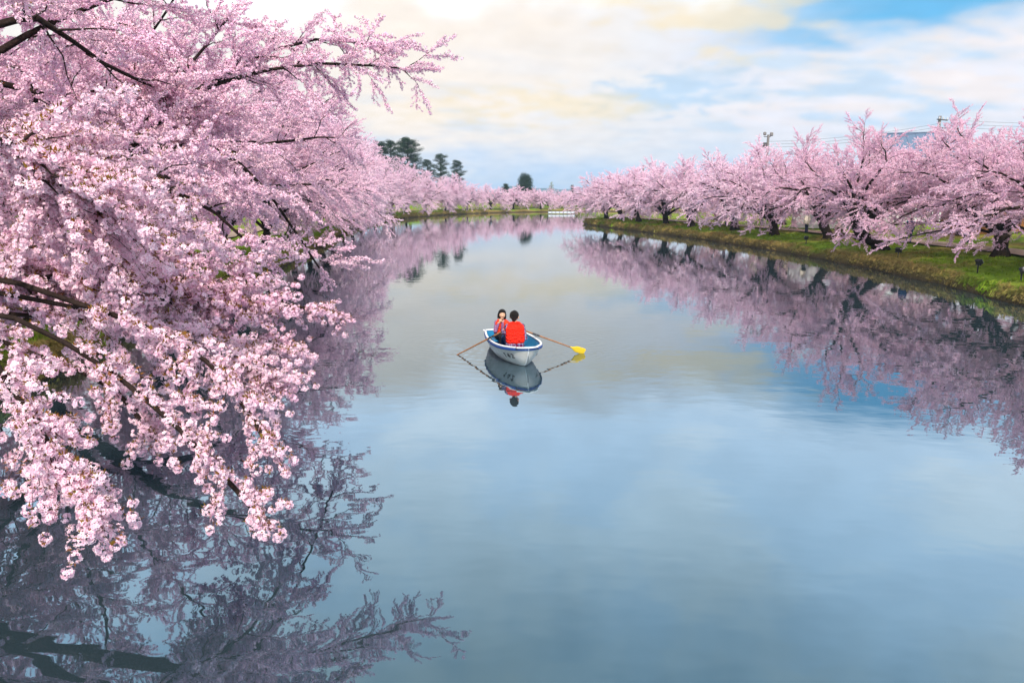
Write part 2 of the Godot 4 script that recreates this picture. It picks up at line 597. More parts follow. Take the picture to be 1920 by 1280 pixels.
func make_spray(detail: int, sd: int, short := false) -> ArrayMesh:
	# one flowering twig a metre long (or a short spur), reaching along +x and bending down
	var g := RandomNumberGenerator.new()
	g.seed = sd
	var mb := MB.new()
	var wood := Color(0.055, 0.034, 0.030)
	var reach := 0.40 if short else 1.0
	var lines := []
	var main := []
	for i in 6:
		var x := reach * i / 5.0
		main.append(Vector3(x, -0.13 * x * x + g.randf_range(-.02, .02), g.randf_range(-.03, .03)))
	lines.append(main)
	for q in (1 if short else 6):
		var s := 0.12 + 0.14 * q + g.randf_range(-.03, .03)
		var p := curve_at(main, s)
		var zz := (1.0 if q % 2 == 0 else -1.0) * g.randf_range(0.35, 0.9)
		var d := Vector3(0.75, g.randf_range(-0.25, 0.45), zz).normalized()
		var l := g.randf_range(0.18, 0.40) * (0.6 if short else 1.0)
		lines.append([p, p + d * l * 0.5 + Vector3(0, 0.01, 0), p + d * l + Vector3(0, -0.05 * l, 0)])
	for k in lines.size():
		var ln: Array = lines[k]
		var m := 6 if k == 0 else 3
		var pts := PackedVector3Array()
		var rad := PackedFloat32Array()
		for i in m:
			pts.push_back(curve_at(ln, float(i) / (m - 1)))
			rad.push_back(lerpf(0.0075 if k == 0 else 0.0042, 0.0022, float(i) / (m - 1)) * (0.6 if short else 1.0))
		mb.tube(pts, rad, 4 if detail == 0 else 3, wood, false)
		var len: float = reach if k == 0 else (ln[0] as Vector3).distance_to(ln[2])
		var s := 0.06
		while s <= len + (0.03 if detail == 0 else 0.0):
			var p := curve_at(ln, minf(s / len, 1.0))
			var r := g.randf_range(0.030, 0.052) * (1.0 if s < len * 0.85 else 0.8)
			if detail == 1:
				r *= 1.22
			if detail == 0:
				r = g.randf_range(0.044, 0.068) * (1.0 if s < len * 0.85 else 0.8)
			pompom(mb, p + Vector3(g.randf_range(-.015, .015), g.randf_range(-.03, .02), g.randf_range(-.015, .015)), r, detail, g)
			s += [0.118, 0.088, 0.085][detail] * g.randf_range(0.7, 1.45)
	return mb.mesh()

func basis_along(d: Vector3, roll: float) -> Basis:
	var x := d.normalized()
	var z := x.cross(Vector3.UP)
	z = z.normalized() if z.length() > 0.05 else Vector3.BACK
	var y := z.cross(x)
	return Basis(x, y, z) * Basis(Vector3.RIGHT, roll)

# one branch (a list of points) and all that grows on it; twigs go to mb, flowering twigs to out
func dress(pts: Array, o: Dictionary, g: RandomNumberGenerator, mb: MB, out: Array) -> void:
	var len := 0.0
	for i in range(1, 13):
		len += curve_at(pts, i / 12.0).distance_to(curve_at(pts, (i - 1) / 12.0))
	var wood := Color(0.06, 0.042, 0.036)
	var s: float = len * o.get("bare", 0.22)
	var turn := g.randf() * TAU
	while s < len:
		var t := s / len
		var p := curve_at(pts, t)
		var tan_ := (curve_at(pts, minf(t + 0.04, 1.0)) - curve_at(pts, maxf(t - 0.04, 0.0))).normalized()
		turn += 2.4 + g.randf_range(-.5, .5)
		var fr := basis_along(tan_, 0.0)
		var out_dir: Vector3 = fr.y * sin(turn) * 0.75 + fr.z * cos(turn)
		var d := (tan_ * g.randf_range(0.5, 0.9) + out_dir + Vector3(0, o.get("lift", 0.12), 0)).normalized()
		var l: float = o.l2 * (1.2 - 0.75 * t) * g.randf_range(0.6, 1.2)
		var droop: float = o.get("droop", 0.16)
		var q := [p]
		for i in range(1, 5):
			var f := i / 4.0
			q.append(p + d * l * f + Vector3(g.randf_range(-.05, .05), -droop * l * f * f + g.randf_range(-.04, .04), g.randf_range(-.05, .05)) * minf(l, 1.4))
		for i in q.size():
			if q[i].y < o.floor:
				q[i].y = o.floor + (q[i].y - o.floor) * 0.15
		var tp := PackedVector3Array(q)
		var r0: float = o.get("r2", 0.02) * (0.5 + 0.5 * l / o.l2)
		mb.tube(tp, PackedFloat32Array([r0, r0 * .85, r0 * .65, r0 * .45, r0 * .22]), 4, wood)
		if o.has("hug") and t > o.hug:
			for w in o.get("hugs", 2):
				var hd := (tan_ + Vector3(g.randf_range(-.5, .5), g.randf_range(-.45, .35), g.randf_range(-.5, .5))).normalized()
				out.append(Transform3D(basis_along(hd, g.randf() * TAU).scaled(Vector3.ONE * g.randf_range(0.28, 0.42)), p))
		# flowering twigs along it
		var u := l * 0.12
		while u < l:
			var f := u / l
			var a := curve_at(q, f)
			var tt := (curve_at(q, minf(f + 0.1, 1.0)) - curve_at(q, maxf(f - 0.1, 0.0))).normalized()
			var fb := basis_along(tt, 0.0)
			var ang := g.randf() * TAU
			var dd: Vector3 = (tt * 0.85 + (fb.y * sin(ang) * 0.6 + fb.z * cos(ang)) * 0.8 + Vector3(0, o.get("lift3", 0.08), 0)).normalized()
			var sc: float = g.randf_range(0.55, 1.0) * o.get("spray", 0.8)
			if a.y + dd.y * sc < o.floor:
				dd.y = absf(dd.y) * 0.3
				dd = dd.normalized()
			out.append(Transform3D(basis_along(dd, g.randf_range(-.7, .7)).scaled(Vector3.ONE * sc), a))
			u += o.gap3 * g.randf_range(0.7, 1.35)
		var e: float = g.randf_range(0.6, 1.0) * o.get("spray", 0.8)
		var ed: Vector3 = (q[4] - q[3]).normalized()
		if q[4].y + ed.y * e < o.floor:
			ed.y = 0.0
		out.append(Transform3D(basis_along(ed, g.randf_range(-.5, .5)).scaled(Vector3.ONE * e), q[4]))
		s += o.gap2 * g.randf_range(0.7, 1.3)
	# the tip
	var last := curve_at(pts, 1.0)
	var ld := (last - curve_at(pts, 0.94)).normalized()
	for i in 2:
		out.append(Transform3D(basis_along((ld + Vector3(g.randf_range(-.25, .25), g.randf_range(-.1, .2), g.randf_range(-.25, .25))).normalized(), g.randf()).scaled(Vector3.ONE * 0.8 * o.get("spray", 0.8)), last))

func limb_mesh(pts: Array, r0: float, r1: float, sides: int, rings: int, sd: int) -> MB:
	var mb := MB.new()
	var p := PackedVector3Array()
	var r := PackedFloat32Array()
	var g := RandomNumberGenerator.new()
	g.seed = sd
	for i in rings + 1:
		var t := float(i) / rings
		p.push_back(curve_at(pts, t) + Vector3(g.randf_range(-1, 1), g.randf_range(-1, 1), g.randf_range(-1, 1)) * r0 * 0.25 * (1.0 if i > 0 else 0.0))
		r.push_back(lerpf(r0, r1, pow(t, 0.75)) * g.randf_range(0.9, 1.12))
	mb.tube(p, r, sides, Color(0.050, 0.034, 0.029))
	return mb

func tree(o: Dictionary) -> Node3D:
	var g := RandomNumberGenerator.new()
	g.seed = o.seed
	var base: Vector3 = o.base
	var root := thing("cherry_tree", o.label, "tree", base, 0.0, o.group)
	var detail: int = o.detail
	var ht: float = o.height
	var wd: Vector3 = o.water
	var th: float = o.get("trunk", g.randf_range(1.1, 1.7))
	var lean: Vector3 = o.get("lean", wd * g.randf_range(0.1, 0.5))
	var r0: float = o.get("r0", 0.30)
	var sides: int = [9, 8, 6][detail]
	# trunk
	var tp := [Vector3(0, -0.25, 0), lean * 0.25 + Vector3(0, th * 0.35, 0), lean * 0.6 + Vector3(0, th * 0.7, 0), lean + Vector3(0, th, 0)]
	var tm := MB.new()
	var ps := PackedVector3Array()
	var rs := PackedFloat32Array()
	for i in 9:
		var t := i / 8.0
		ps.push_back(curve_at(tp, t) + Vector3(g.randf_range(-1, 1), 0, g.randf_range(-1, 1)) * r0 * 0.12)
		rs.push_back(r0 * (1.45 - 0.75 * smoothstep(0.0, 0.4, t) + 0.15 * t) * g.randf_range(0.93, 1.1))
	tm.tube(ps, rs, sides + 3, Color(0.056, 0.040, 0.034))
	tm.cap(ps[8] + Vector3(0, r0 * 0.4, 0), Vector3.UP, tm.v.size() - sides - 3, sides + 3, Color(0.05, 0.035, 0.03))
	part("trunk", tm.mesh(), bark, root)
	var fork: Vector3 = tp[3]
	var twigs := MB.new()
	twigs.smooth = false
	var where := []
	var opt := {"l2": 2.1, "gap2": o.get("gap2", 0.42), "gap3": o.get("gap3", 0.19), "floor": o.get("floor", 0.45) - base.y, "spray": o.get("spray", 0.85)}
	var limbs := []
	for k in o.get("limbs", []):
		var pts := [fork]
		for q in k.pts:
			pts.append(q - base)
		limbs.append([pts, k])
	var nl: int = o.get("auto", 11)
	var a0 := g.randf() * TAU
	for i in nl:
		var e := (i + 0.5) / nl                        # low limbs first
		var az := a0 + i * 2.399 + g.randf_range(-.3, .3)
		var dir := Vector3(cos(az), 0, sin(az))
		var f := 0.5 + 0.5 * dir.dot(wd)
		if o.get("only_water", false) and f < 0.3:
			dir = (dir + wd * 0.9).normalized()
			f = 0.5 + 0.5 * dir.dot(wd)
		var reach: float = lerpf(o.land, o.reach, f) * sqrt(1.0 - pow(e * 0.93, 2.2)) * g.randf_range(0.85, 1.1)
		var y := lerpf(o.get("low", 1.0), ht, pow(e, 0.8)) - base.y
		var tip := dir * reach + Vector3(0, y, 0)
		var arch := lerpf(1.5, 0.4, e) * g.randf_range(0.7, 1.3)
		var m1 := fork.lerp(tip, 0.33) + Vector3(g.randf_range(-.4, .4), arch, g.randf_range(-.4, .4))
		var m2 := fork.lerp(tip, 0.68) + Vector3(g.randf_range(-.5, .5), arch * 0.9, g.randf_range(-.5, .5))
		limbs.append([[fork, m1, m2, tip], {"r": lerpf(0.13, 0.085, e) * r0 / 0.3, "lift": lerpf(0.05, 0.40, e), "droop": lerpf(0.22, 0.03, e)}])
	for k in limbs:
		var kk: Dictionary = k[1]
		var rr: float = kk.get("r", 0.10)
		part("limb", limb_mesh(k[0], rr, 0.018, sides, 12, o.seed + limbs.find(k)).mesh(), bark, root)
		var oo := opt.duplicate()
		oo.merge(kk, true)
		dress(k[0], oo, g, twigs, where)
	if twigs.v.size():
		part("twigs", twigs.mesh(), bark, root, "stuff")
	# blossom: long flowering twigs, and on the near tree short spurs where a twig is small
	var tint: Color = o.get("tint", Color.WHITE)
	var kinds: Array = sprays[detail].duplicate()
	if detail == 0:
		kinds.append_array(spurs)
	var long_n: int = sprays[detail].size()
	var picked := []
	for i in where.size():
		var w: Transform3D = where[i]
		var sc := w.basis.x.length()
		var v := i % long_n
		if detail == 0 and sc < 0.6:
			v = long_n + i % spurs.size()
			w.basis = w.basis.scaled(Vector3.ONE * (clampf(sc * 2.4, 0.8, 1.15) / sc))
		picked.append([w, v])
	if o.get("single", 0) > 0:
		# the flowering twigs that show largest are pieces of their own
		var ranked := []
		for w in picked:
			var rel: Vector3 = w[0].origin + base - Vector3(0, 4.1, 0)
			var inside := rel.z < -1.5 and absf(rel.x) < -rel.z * 0.8 and absf(rel.y - rel.z * 0.209) < -rel.z * 0.62
			ranked.append([rel.length() if inside else 1000.0 + rel.length(), w])
		ranked.sort_custom(func(p, q): return p[0] < q[0])
		picked = []
		for i in ranked.size():
			if i < o.single and ranked[i][0] < 1000.0:
				var piece := part("blossom_spray", kinds[ranked[i][1][1]], blossom, root)
				piece.transform = ranked[i][1][0]
			else:
				picked.append(ranked[i][1])
	var sets := []
	var cols := []
	for i in kinds.size():
		sets.append([]); cols.append([])
	for w in picked:
		sets[w[1]].append(w[0])
		var b := g.randf_range(0.92, 1.0)
		cols[w[1]].append(Color(b * tint.r, b * tint.g * g.randf_range(0.94, 1.0), b * tint.b))
	for i in kinds.size():
		if sets[i].size():
			scatter("blossoms", kinds[i], blossom, sets[i], cols[i], root)
	spray_total += where.size()
	return root

var spray_total := 0

func build_trees() -> void:
	bark = mat_vertex(0.95, 0.2)
	bark.albedo_texture = noise_tex(256, 0.03, Color(0.55, 0.55, 0.55), Color(1, 1, 1), 41, 4)
	bark.uv1_triplanar = true
	bark.uv1_world_triplanar = true
	bark.uv1_scale = Vector3(1.3, 0.7, 1.3)
	bark.heightmap_enabled = true
	bark.heightmap_texture = noise_tex(256, 0.06, Color.BLACK, Color.WHITE, 42, 4)
	bark.heightmap_scale = 2.0
	blossom = mat_vertex(0.85, 0.25, 0.55)
	for d in 3:
		var list := []
		for v in [6, 6, 5][d]:
			list.append(make_spray(d, 100 * d + v))
		sprays.append(list)
	for v in 6:
		spurs.append(make_spray(0, 900 + v, true))
	var V := func(x, y, z): return Vector3(x, y, z)
	var left_group := "cherry trees along the left bank"
	var right_group := "cherry trees along the right bank"
	# the tree beside the viewer, out of frame on the left, whose branches hang into the view
	tree({"base": on_bank(left_line, 1.0, -3.0, 2.2), "seed": 1, "detail": 0, "height": 9.6, "water": Vector3(1, 0, -0.25).normalized(), "reach": 10.0, "land": 5.5, "trunk": 2.0, "r0": 0.38,
		"auto": 6, "low": 7.2, "gap2": 0.55, "gap3": 0.26, "spray": 0.8, "single": 300, "floor": 0.6,
		"label": "nearest cherry tree, drooping blossom sprays hanging over the water in the lower left corner", "group": left_group,
		"limbs": [
			{"pts": [V.call(-7.0, 4.5, -4.2), V.call(-3.83, 4.51, -4.6), V.call(-3.61, 4.48, -5.0), V.call(-3.43, 4.34, -5.2), V.call(-3.28, 3.9, -5.6)], "r": 0.035, "bare": 0.52, "l2": 0.6, "gap2": 0.2, "gap3": 0.15},
			{"pts": [V.call(-8.0, 3.6, -5.0), V.call(-5.17, 3.65, -6.0), V.call(-4.65, 3.35, -6.6), V.call(-3.75, 3.09, -7.4), V.call(-3.15, 2.9, -7.9)], "r": 0.024, "hug": 0.24, "bare": 0.30, "l2": 0.75, "gap2": 0.23, "gap3": 0.17, "spray": 0.62},
			{"pts": [V.call(-8.4, 3.5, -5.4), V.call(-5.65, 3.36, -6.5), V.call(-4.41, 3.52, -7.0), V.call(-3.9, 3.40, -7.6)], "r": 0.024, "hug": 0.24, "bare": 0.30, "l2": 0.8, "gap2": 0.23, "gap3": 0.17, "spray": 0.62},
			{"pts": [V.call(-8.4, 3.3, -5.4), V.call(-5.67, 3.26, -6.5), V.call(-4.19, 3.09, -7.0), V.call(-3.5, 2.90, -8.0)], "r": 0.022, "hug": 0.24, "bare": 0.30, "l2": 0.6, "gap2": 0.28, "gap3": 0.2, "spray": 0.62},
			{"pts": [V.call(-7.0, 3.7, -4.6), V.call(-4.33, 3.61, -5.0), V.call(-3.39, 3.29, -5.3), V.call(-2.74, 2.95, -5.5), V.call(-2.32, 2.60, -5.4), V.call(-2.0, 2.15, -5.3)], "r": 0.022, "bare": 0.52, "l2": 0.30, "gap2": 0.50, "gap3": 0.9, "hug": 0.42, "hugs": 1, "spray": 0.42, "droop": 0.5, "lift": -0.2, "r2": 0.008},
			{"pts": [V.call(-6.8, 3.6, -4.4), V.call(-4.02, 3.43, -4.6), V.call(-3.22, 3.09, -4.8), V.call(-2.68, 2.58, -4.9), V.call(-2.32, 2.15, -4.9), V.call(-2.0, 1.75, -4.9)], "r": 0.020, "bare": 0.52, "l2": 0.28, "gap2": 0.55, "gap3": 0.9, "hug": 0.42, "hugs": 1, "spray": 0.40, "droop": 0.5, "lift": -0.2, "r2": 0.007},
			{"pts": [V.call(-6.5, 3.5, -4.0), V.call(-3.63, 3.24, -4.1), V.call(-3.17, 2.87, -4.2), V.call(-2.98, 2.45, -4.2), V.call(-2.72, 2.12, -4.1)], "r": 0.018, "bare": 0.52, "l2": 0.26, "gap2": 0.50, "gap3": 0.9, "hug": 0.42, "hugs": 1, "spray": 0.40, "droop": 0.5, "lift": -0.2, "r2": 0.007},
			{"pts": [V.call(-7.0, 3.5, -4.7), V.call(-4.37, 3.38, -5.0), V.call(-3.98, 3.01, -5.2), V.call(-3.32, 2.61, -5.4), V.call(-3.05, 2.25, -5.4)], "r": 0.022, "bare": 0.5, "l2": 0.36, "gap2": 0.62, "gap3": 0.9, "hug": 0.42, "hugs": 1, "spray": 0.42, "droop": 0.45, "lift": -0.1, "r2": 0.008},
			{"pts": [V.call(-6.5, 3.4, -4.2), V.call(-4.1, 3.2, -4.6), V.call(-3.75, 2.9, -4.7), V.call(-3.45, 2.45, -4.7), V.call(-3.3, 2.1, -4.7)], "r": 0.018, "bare": 0.55, "l2": 0.3, "gap2": 0.55, "gap3": 0.9, "hug": 0.42, "hugs": 1, "spray": 0.42, "droop": 0.45, "lift": -0.1, "r2": 0.007},
			{"pts": [V.call(-8.0, 3.5, -5.6), V.call(-5.0, 3.2, -6.8), V.call(-3.9, 3.0, -7.8), V.call(-3.1, 2.85, -8.4), V.call(-2.35, 2.66, -8.7)], "r": 0.02, "bare": 0.6, "l2": 0.32, "gap2": 0.34, "gap3": 0.6, "hug": 0.5, "hugs": 1, "spray": 0.42, "r2": 0.006},
			{"pts": [V.call(-8.0, 3.4, -5.6), V.call(-5.0, 3.0, -6.6), V.call(-3.8, 2.75, -7.2), V.call(-3.1, 2.5, -7.6), V.call(-2.6, 2.32, -7.8)], "r": 0.02, "bare": 0.55, "l2": 0.34, "gap2": 0.3, "gap3": 0.5, "hug": 0.5, "hugs": 1, "spray": 0.42, "r2": 0.006},
			{"pts": [V.call(-7.0, 3.6, -5.2), V.call(-4.5, 3.3, -5.9), V.call(-3.6, 2.95, -6.3), V.call(-2.9, 2.6, -6.6), V.call(-2.5, 2.3, -6.7)], "r": 0.025, "bare": 0.5, "l2": 0.45, "gap2": 0.22, "gap3": 0.22, "hug": 0.42, "hugs": 1, "spray": 0.45, "droop": 0.4, "lift": -0.1, "r2": 0.009},
		]})
	# the second tree, whose dark limbs cross the upper left of the view
	tree({"base": on_bank(left_line, 1.0, -11.0, 2.2), "seed": 2, "detail": 1, "height": 10.5, "water": Vector3(1, 0, -0.3).normalized(), "reach": 8.6, "land": 6.0, "trunk": 2.0, "r0": 0.42,
		"auto": 12, "low": 3.0, "gap2": 0.40, "gap3": 0.18, "floor": 2.8,
		"label": "large cherry tree whose dark limbs arch across the upper left, reaching into the sky", "group": left_group,
		"limbs": [
			{"pts": [V.call(-9.6, 3.9, -11.3), V.call(-6.61, 4.71, -11.5), V.call(-6.09, 5.82, -13.0), V.call(-4.41, 6.82, -15.0), V.call(-2.25, 6.95, -16.3)], "r": 0.10, "hug": 0.5, "bare": 0.42, "l2": 1.15, "gap2": 0.3, "lift": 0.0, "lift3": 0.0},
			{"pts": [V.call(-9.6, 3.9, -11.3), V.call(-6.61, 4.71, -11.5), V.call(-5.89, 5.91, -13.0), V.call(-4.53, 7.35, -15.5), V.call(-3.0, 7.55, -17.0)], "r": 0.10, "hug": 0.5, "bare": 0.42, "l2": 1.15, "gap2": 0.3, "lift": 0.0, "lift3": 0.0},
			{"pts": [V.call(-9.6, 3.8, -11.3), V.call(-6.62, 4.63, -11.5), V.call(-6.36, 5.09, -12.0), V.call(-6.13, 5.76, -12.5), V.call(-5.3, 7.29, -13.5)], "r": 0.12, "bare": 0.5, "l2": 1.5, "lift": 0.3},
			{"pts": [V.call(-9.6, 3.7, -11.3), V.call(-6.61, 4.67, -11.5), V.call(-5.97, 4.9, -12.0), V.call(-5.27, 5.0, -12.5), V.call(-4.74, 4.22, -13.5), V.call(-4.21, 2.63, -15.0)], "r": 0.12, "bare": 0.45, "l2": 1.4, "droop": 0.25},
			{"pts": [V.call(-10.0, 4.6, -9.5), V.call(-7.32, 5.92, -9.0), V.call(-6.63, 6.33, -9.5), V.call(-6.17, 6.38, -9.6), V.call(-6.12, 6.06, -10.8), V.call(-5.87, 5.9, -12.0)], "r": 0.10, "bare": 0.6, "l2": 1.3},
			{"pts": [V.call(-10.5, 4.4, -10.5), V.call(-8.25, 5.64, -10.5), V.call(-7.57, 5.79, -11.0), V.call(-7.17, 5.7, -11.5), V.call(-6.37, 6.11, -12.5)], "r": 0.10, "bare": 0.6, "l2": 1.3},
			{"pts": [V.call(-9.6, 3.6, -11.0), V.call(-6.86, 4.43, -10.5), V.call(-5.94, 4.36, -11.0), V.call(-5.03, 3.94, -11.5), V.call(-4.47, 3.21, -12.0)], "r": 0.10, "bare": 0.45, "l2": 1.4, "droop": 0.25},
		]})
	var nth := ["third", "fourth", "fifth", "sixth", "seventh", "eighth", "ninth", "tenth", "eleventh", "twelfth", "thirteenth", "fourteenth", "fifteenth", "sixteenth", "seventeenth", "eighteenth", "nineteenth", "twentieth"]
	var zs := [-19.5, -28.0, -37.0, -46.0, -55.5, -65.0, -75.0, -85.5, -96.0, -107.0, -118.5, -130.0, -142.0, -154.0, -167.0, -180.0]
	for i in zs.size():
		var z: float = zs[i]
		var far := clampf((-z - 20.0) / 60.0, 0, 1)
		tree({"base": on_bank(left_line, 1.0, z, lerpf(2.0, 1.7, far)), "seed": 10 + i, "detail": 1 if z > -50.0 else 2, "height": lerpf(10.2, 12.4, far) * (1.0 - 0.26 * clampf((-z - 125.0) / 60.0, 0, 1)) + sin(i * 2.7) * 0.5, "water": Vector3(1, 0, -0.1).normalized(),
			"reach": lerpf(8.8, 7.0, far), "land": 6.0, "auto": 17, "low": lerpf(3.4, 0.7, clampf((-z - 18.0) / 40.0, 0, 1)), "floor": lerpf(2.5, 0.5, clampf((-z - 20.0) / 32.0, 0, 1)), "gap2": 0.40, "gap3": 0.19 if z > -50.0 else 0.21, "spray": 0.85 if z > -50.0 else 1.0, "only_water": z < -40.0,
			"label": nth[i] + " cherry tree back along the left bank, leaning out over the water", "group": left_group})
	var bend := ["at the start of the far bend of the left bank", "second in the far bend of the left bank", "third in the far bend of the left bank", "fourth in the far bend of the left bank", "fifth in the far bend of the left bank", "last before the white barrier on the left bank"]
	var from := 0
	for i in left_line.size():
		if left_line[i].y > -186.0:
			from = i
		else:
			break
	for i in bend.size():
		var k := mini(from + i * 7, left_line.size() - 4)
		var t: Vector2 = (left_line[k + 3] - left_line[k - 3]).normalized()
		var p := left_line[k] + t.orthogonal() * 2.6
		tree({"base": Vector3(p.x, bank_height(2.6), p.y), "seed": 200 + i, "detail": 2, "height": 8.6 - 0.5 * i, "water": Vector3(-t.y, 0, t.x) * -1.0 if false else Vector3(0.4, 0, 0.9).normalized(), "reach": 5.6, "land": 6.0, "auto": 16, "low": 0.7, "gap2": 0.42, "gap3": 0.22, "spray": 1.0,
			"label": "cherry tree " + bend[i], "group": left_group})
	# second row behind the left path
	var back := [[-14.0, 12.0], [-24.0, 11.5], [-34.0, 12.0], [-46.0, 11.0]]
	var backs := ["nearest", "second", "third", "farthest"]
	for i in back.size():
		tree({"base": on_bank(left_line, 1.0, back[i][0], back[i][1]), "seed": 60 + i, "detail": 1, "height": 10.5, "water": Vector3(1, 0, 0), "reach": 6.5, "land": 6.0, "auto": 12, "low": 3.2, "gap2": 0.55, "gap3": 0.26,
			"label": backs[i] + " of the cherry trees standing behind the front row on the left bank", "group": "cherry trees behind the left front row"})
	# right bank
	var rz := [[-14.0, 4.6, 6.8], [-22.5, 4.8, 6.5], [-31.0, 4.6, 7.0], [-37.5, 5.2, 7.9], [-44.5, 2.6, 8.2], [-54.0, 3.6, 8.4], [-62.0, 3.0, 8.2], [-70.5, 3.4, 8.5], [-79.0, 3.0, 8.0], [-87.5, 3.4, 8.2], [-96.0, 3.0, 7.8], [-104.0, 3.2, 7.6], [-111.0, 3.0, 7.4]]
	# low limbs that dip over the grass and the water's edge
	var dips := [[], [],
		[{"pts": [V.call(22.8, 2.9, -32.0), V.call(21.2, 2.5, -34.5), V.call(20.2, 1.8, -37.0)], "r": 0.09, "l2": 1.1, "droop": 0.25, "floor": -0.2}],
		[{"pts": [V.call(24.0, 2.8, -38.5), V.call(22.2, 2.5, -41.0), V.call(20.6, 1.7, -43.0)], "r": 0.09, "l2": 1.1, "droop": 0.25, "floor": -0.2}], []]
	for i in rz.size():
		var z: float = rz[i][0]
		var word: String = (["first", "second"] + nth)[i]
		tree({"base": on_bank(right_line, -1.0, z, rz[i][1]), "seed": 80 + i, "detail": 1 if z > -60.0 else 2, "height": rz[i][2], "water": Vector3(-1, 0, 0.15).normalized(), "reach": 6.2, "land": 6.0, "auto": 17 if i < 5 else 19, "low": 2.3 if i < 5 else 1.6, "limbs": dips[i] if i < dips.size() else [], "lean": Vector3(-1.9, 0, 0.4) if i == 4 else Vector3(-0.35 + 0.25 * sin(i * 2.3), 0, 0.2 * cos(i * 1.7)), "trunk": 1.05 if i == 4 else 1.3 + 0.3 * sin(i * 1.9), "r0": 0.42,
			"gap2": 0.38, "gap3": 0.18 if z > -60.0 else 0.21, "spray": 0.75 if z > -60.0 else 0.9, "floor": 1.9 if i < 5 else 1.25, "tint": Color(1, 1, 1),
			"label": word + (" cherry tree back along the right bank, thick trunk leaning over the grass" if i == 4 else " cherry tree back along the right bank, branches over the grass"), "group": right_group})
	var rb := [[-30.0, 13.0], [-42.0, 12.0], [-52.0, 13.5], [-63.0, 12.5], [-76.0, 12.0], [-90.0, 12.0]]
	for i in rb.size():
		var z: float = rb[i][0]
		tree({"base": on_bank(right_line, -1.0, z, rb[i][1]), "seed": 120 + i, "detail": 1 if z > -50.0 else 2, "height": 8.6, "water": Vector3(-1, 0, 0), "reach": 6.0, "land": 5.5, "auto": 14, "low": 2.4, "r0": 0.42, "gap2": 0.42, "gap3": 0.22, "spray": 0.85,
			"label": (["first", "second"] + nth)[i] + " cherry tree back in the row behind the right path", "group": "cherry trees behind the right path"})
	# the far end of the moat
	var fz := [[2.0, -226.0], [12.0, -232.0], [22.0, -236.0], [33.0, -238.0]]
	for i in fz.size():
		tree({"base": Vector3(fz[i][0], 1.2, fz[i][1]), "seed": 140 + i, "detail": 2, "height": 5.8, "water": Vector3(0, 0, 1), "reach": 6.5, "land": 6.5, "auto": 14, "low": 1.5, "gap2": 0.45, "gap3": 0.24, "spray": 1.1,
			"label": ["leftmost", "second from left", "third from left", "rightmost"][i] + " of the small pink trees across the far end of the moat", "group": "cherry trees at the far end"})

# ---------------------------------------------------------------- figures: distance fields meshed as surface nets
func bone(a: Vector3, b: Vector3, ra: float, rb: float, col := Color.WHITE) -> Array:
	return [a, b, ra, rb, col]

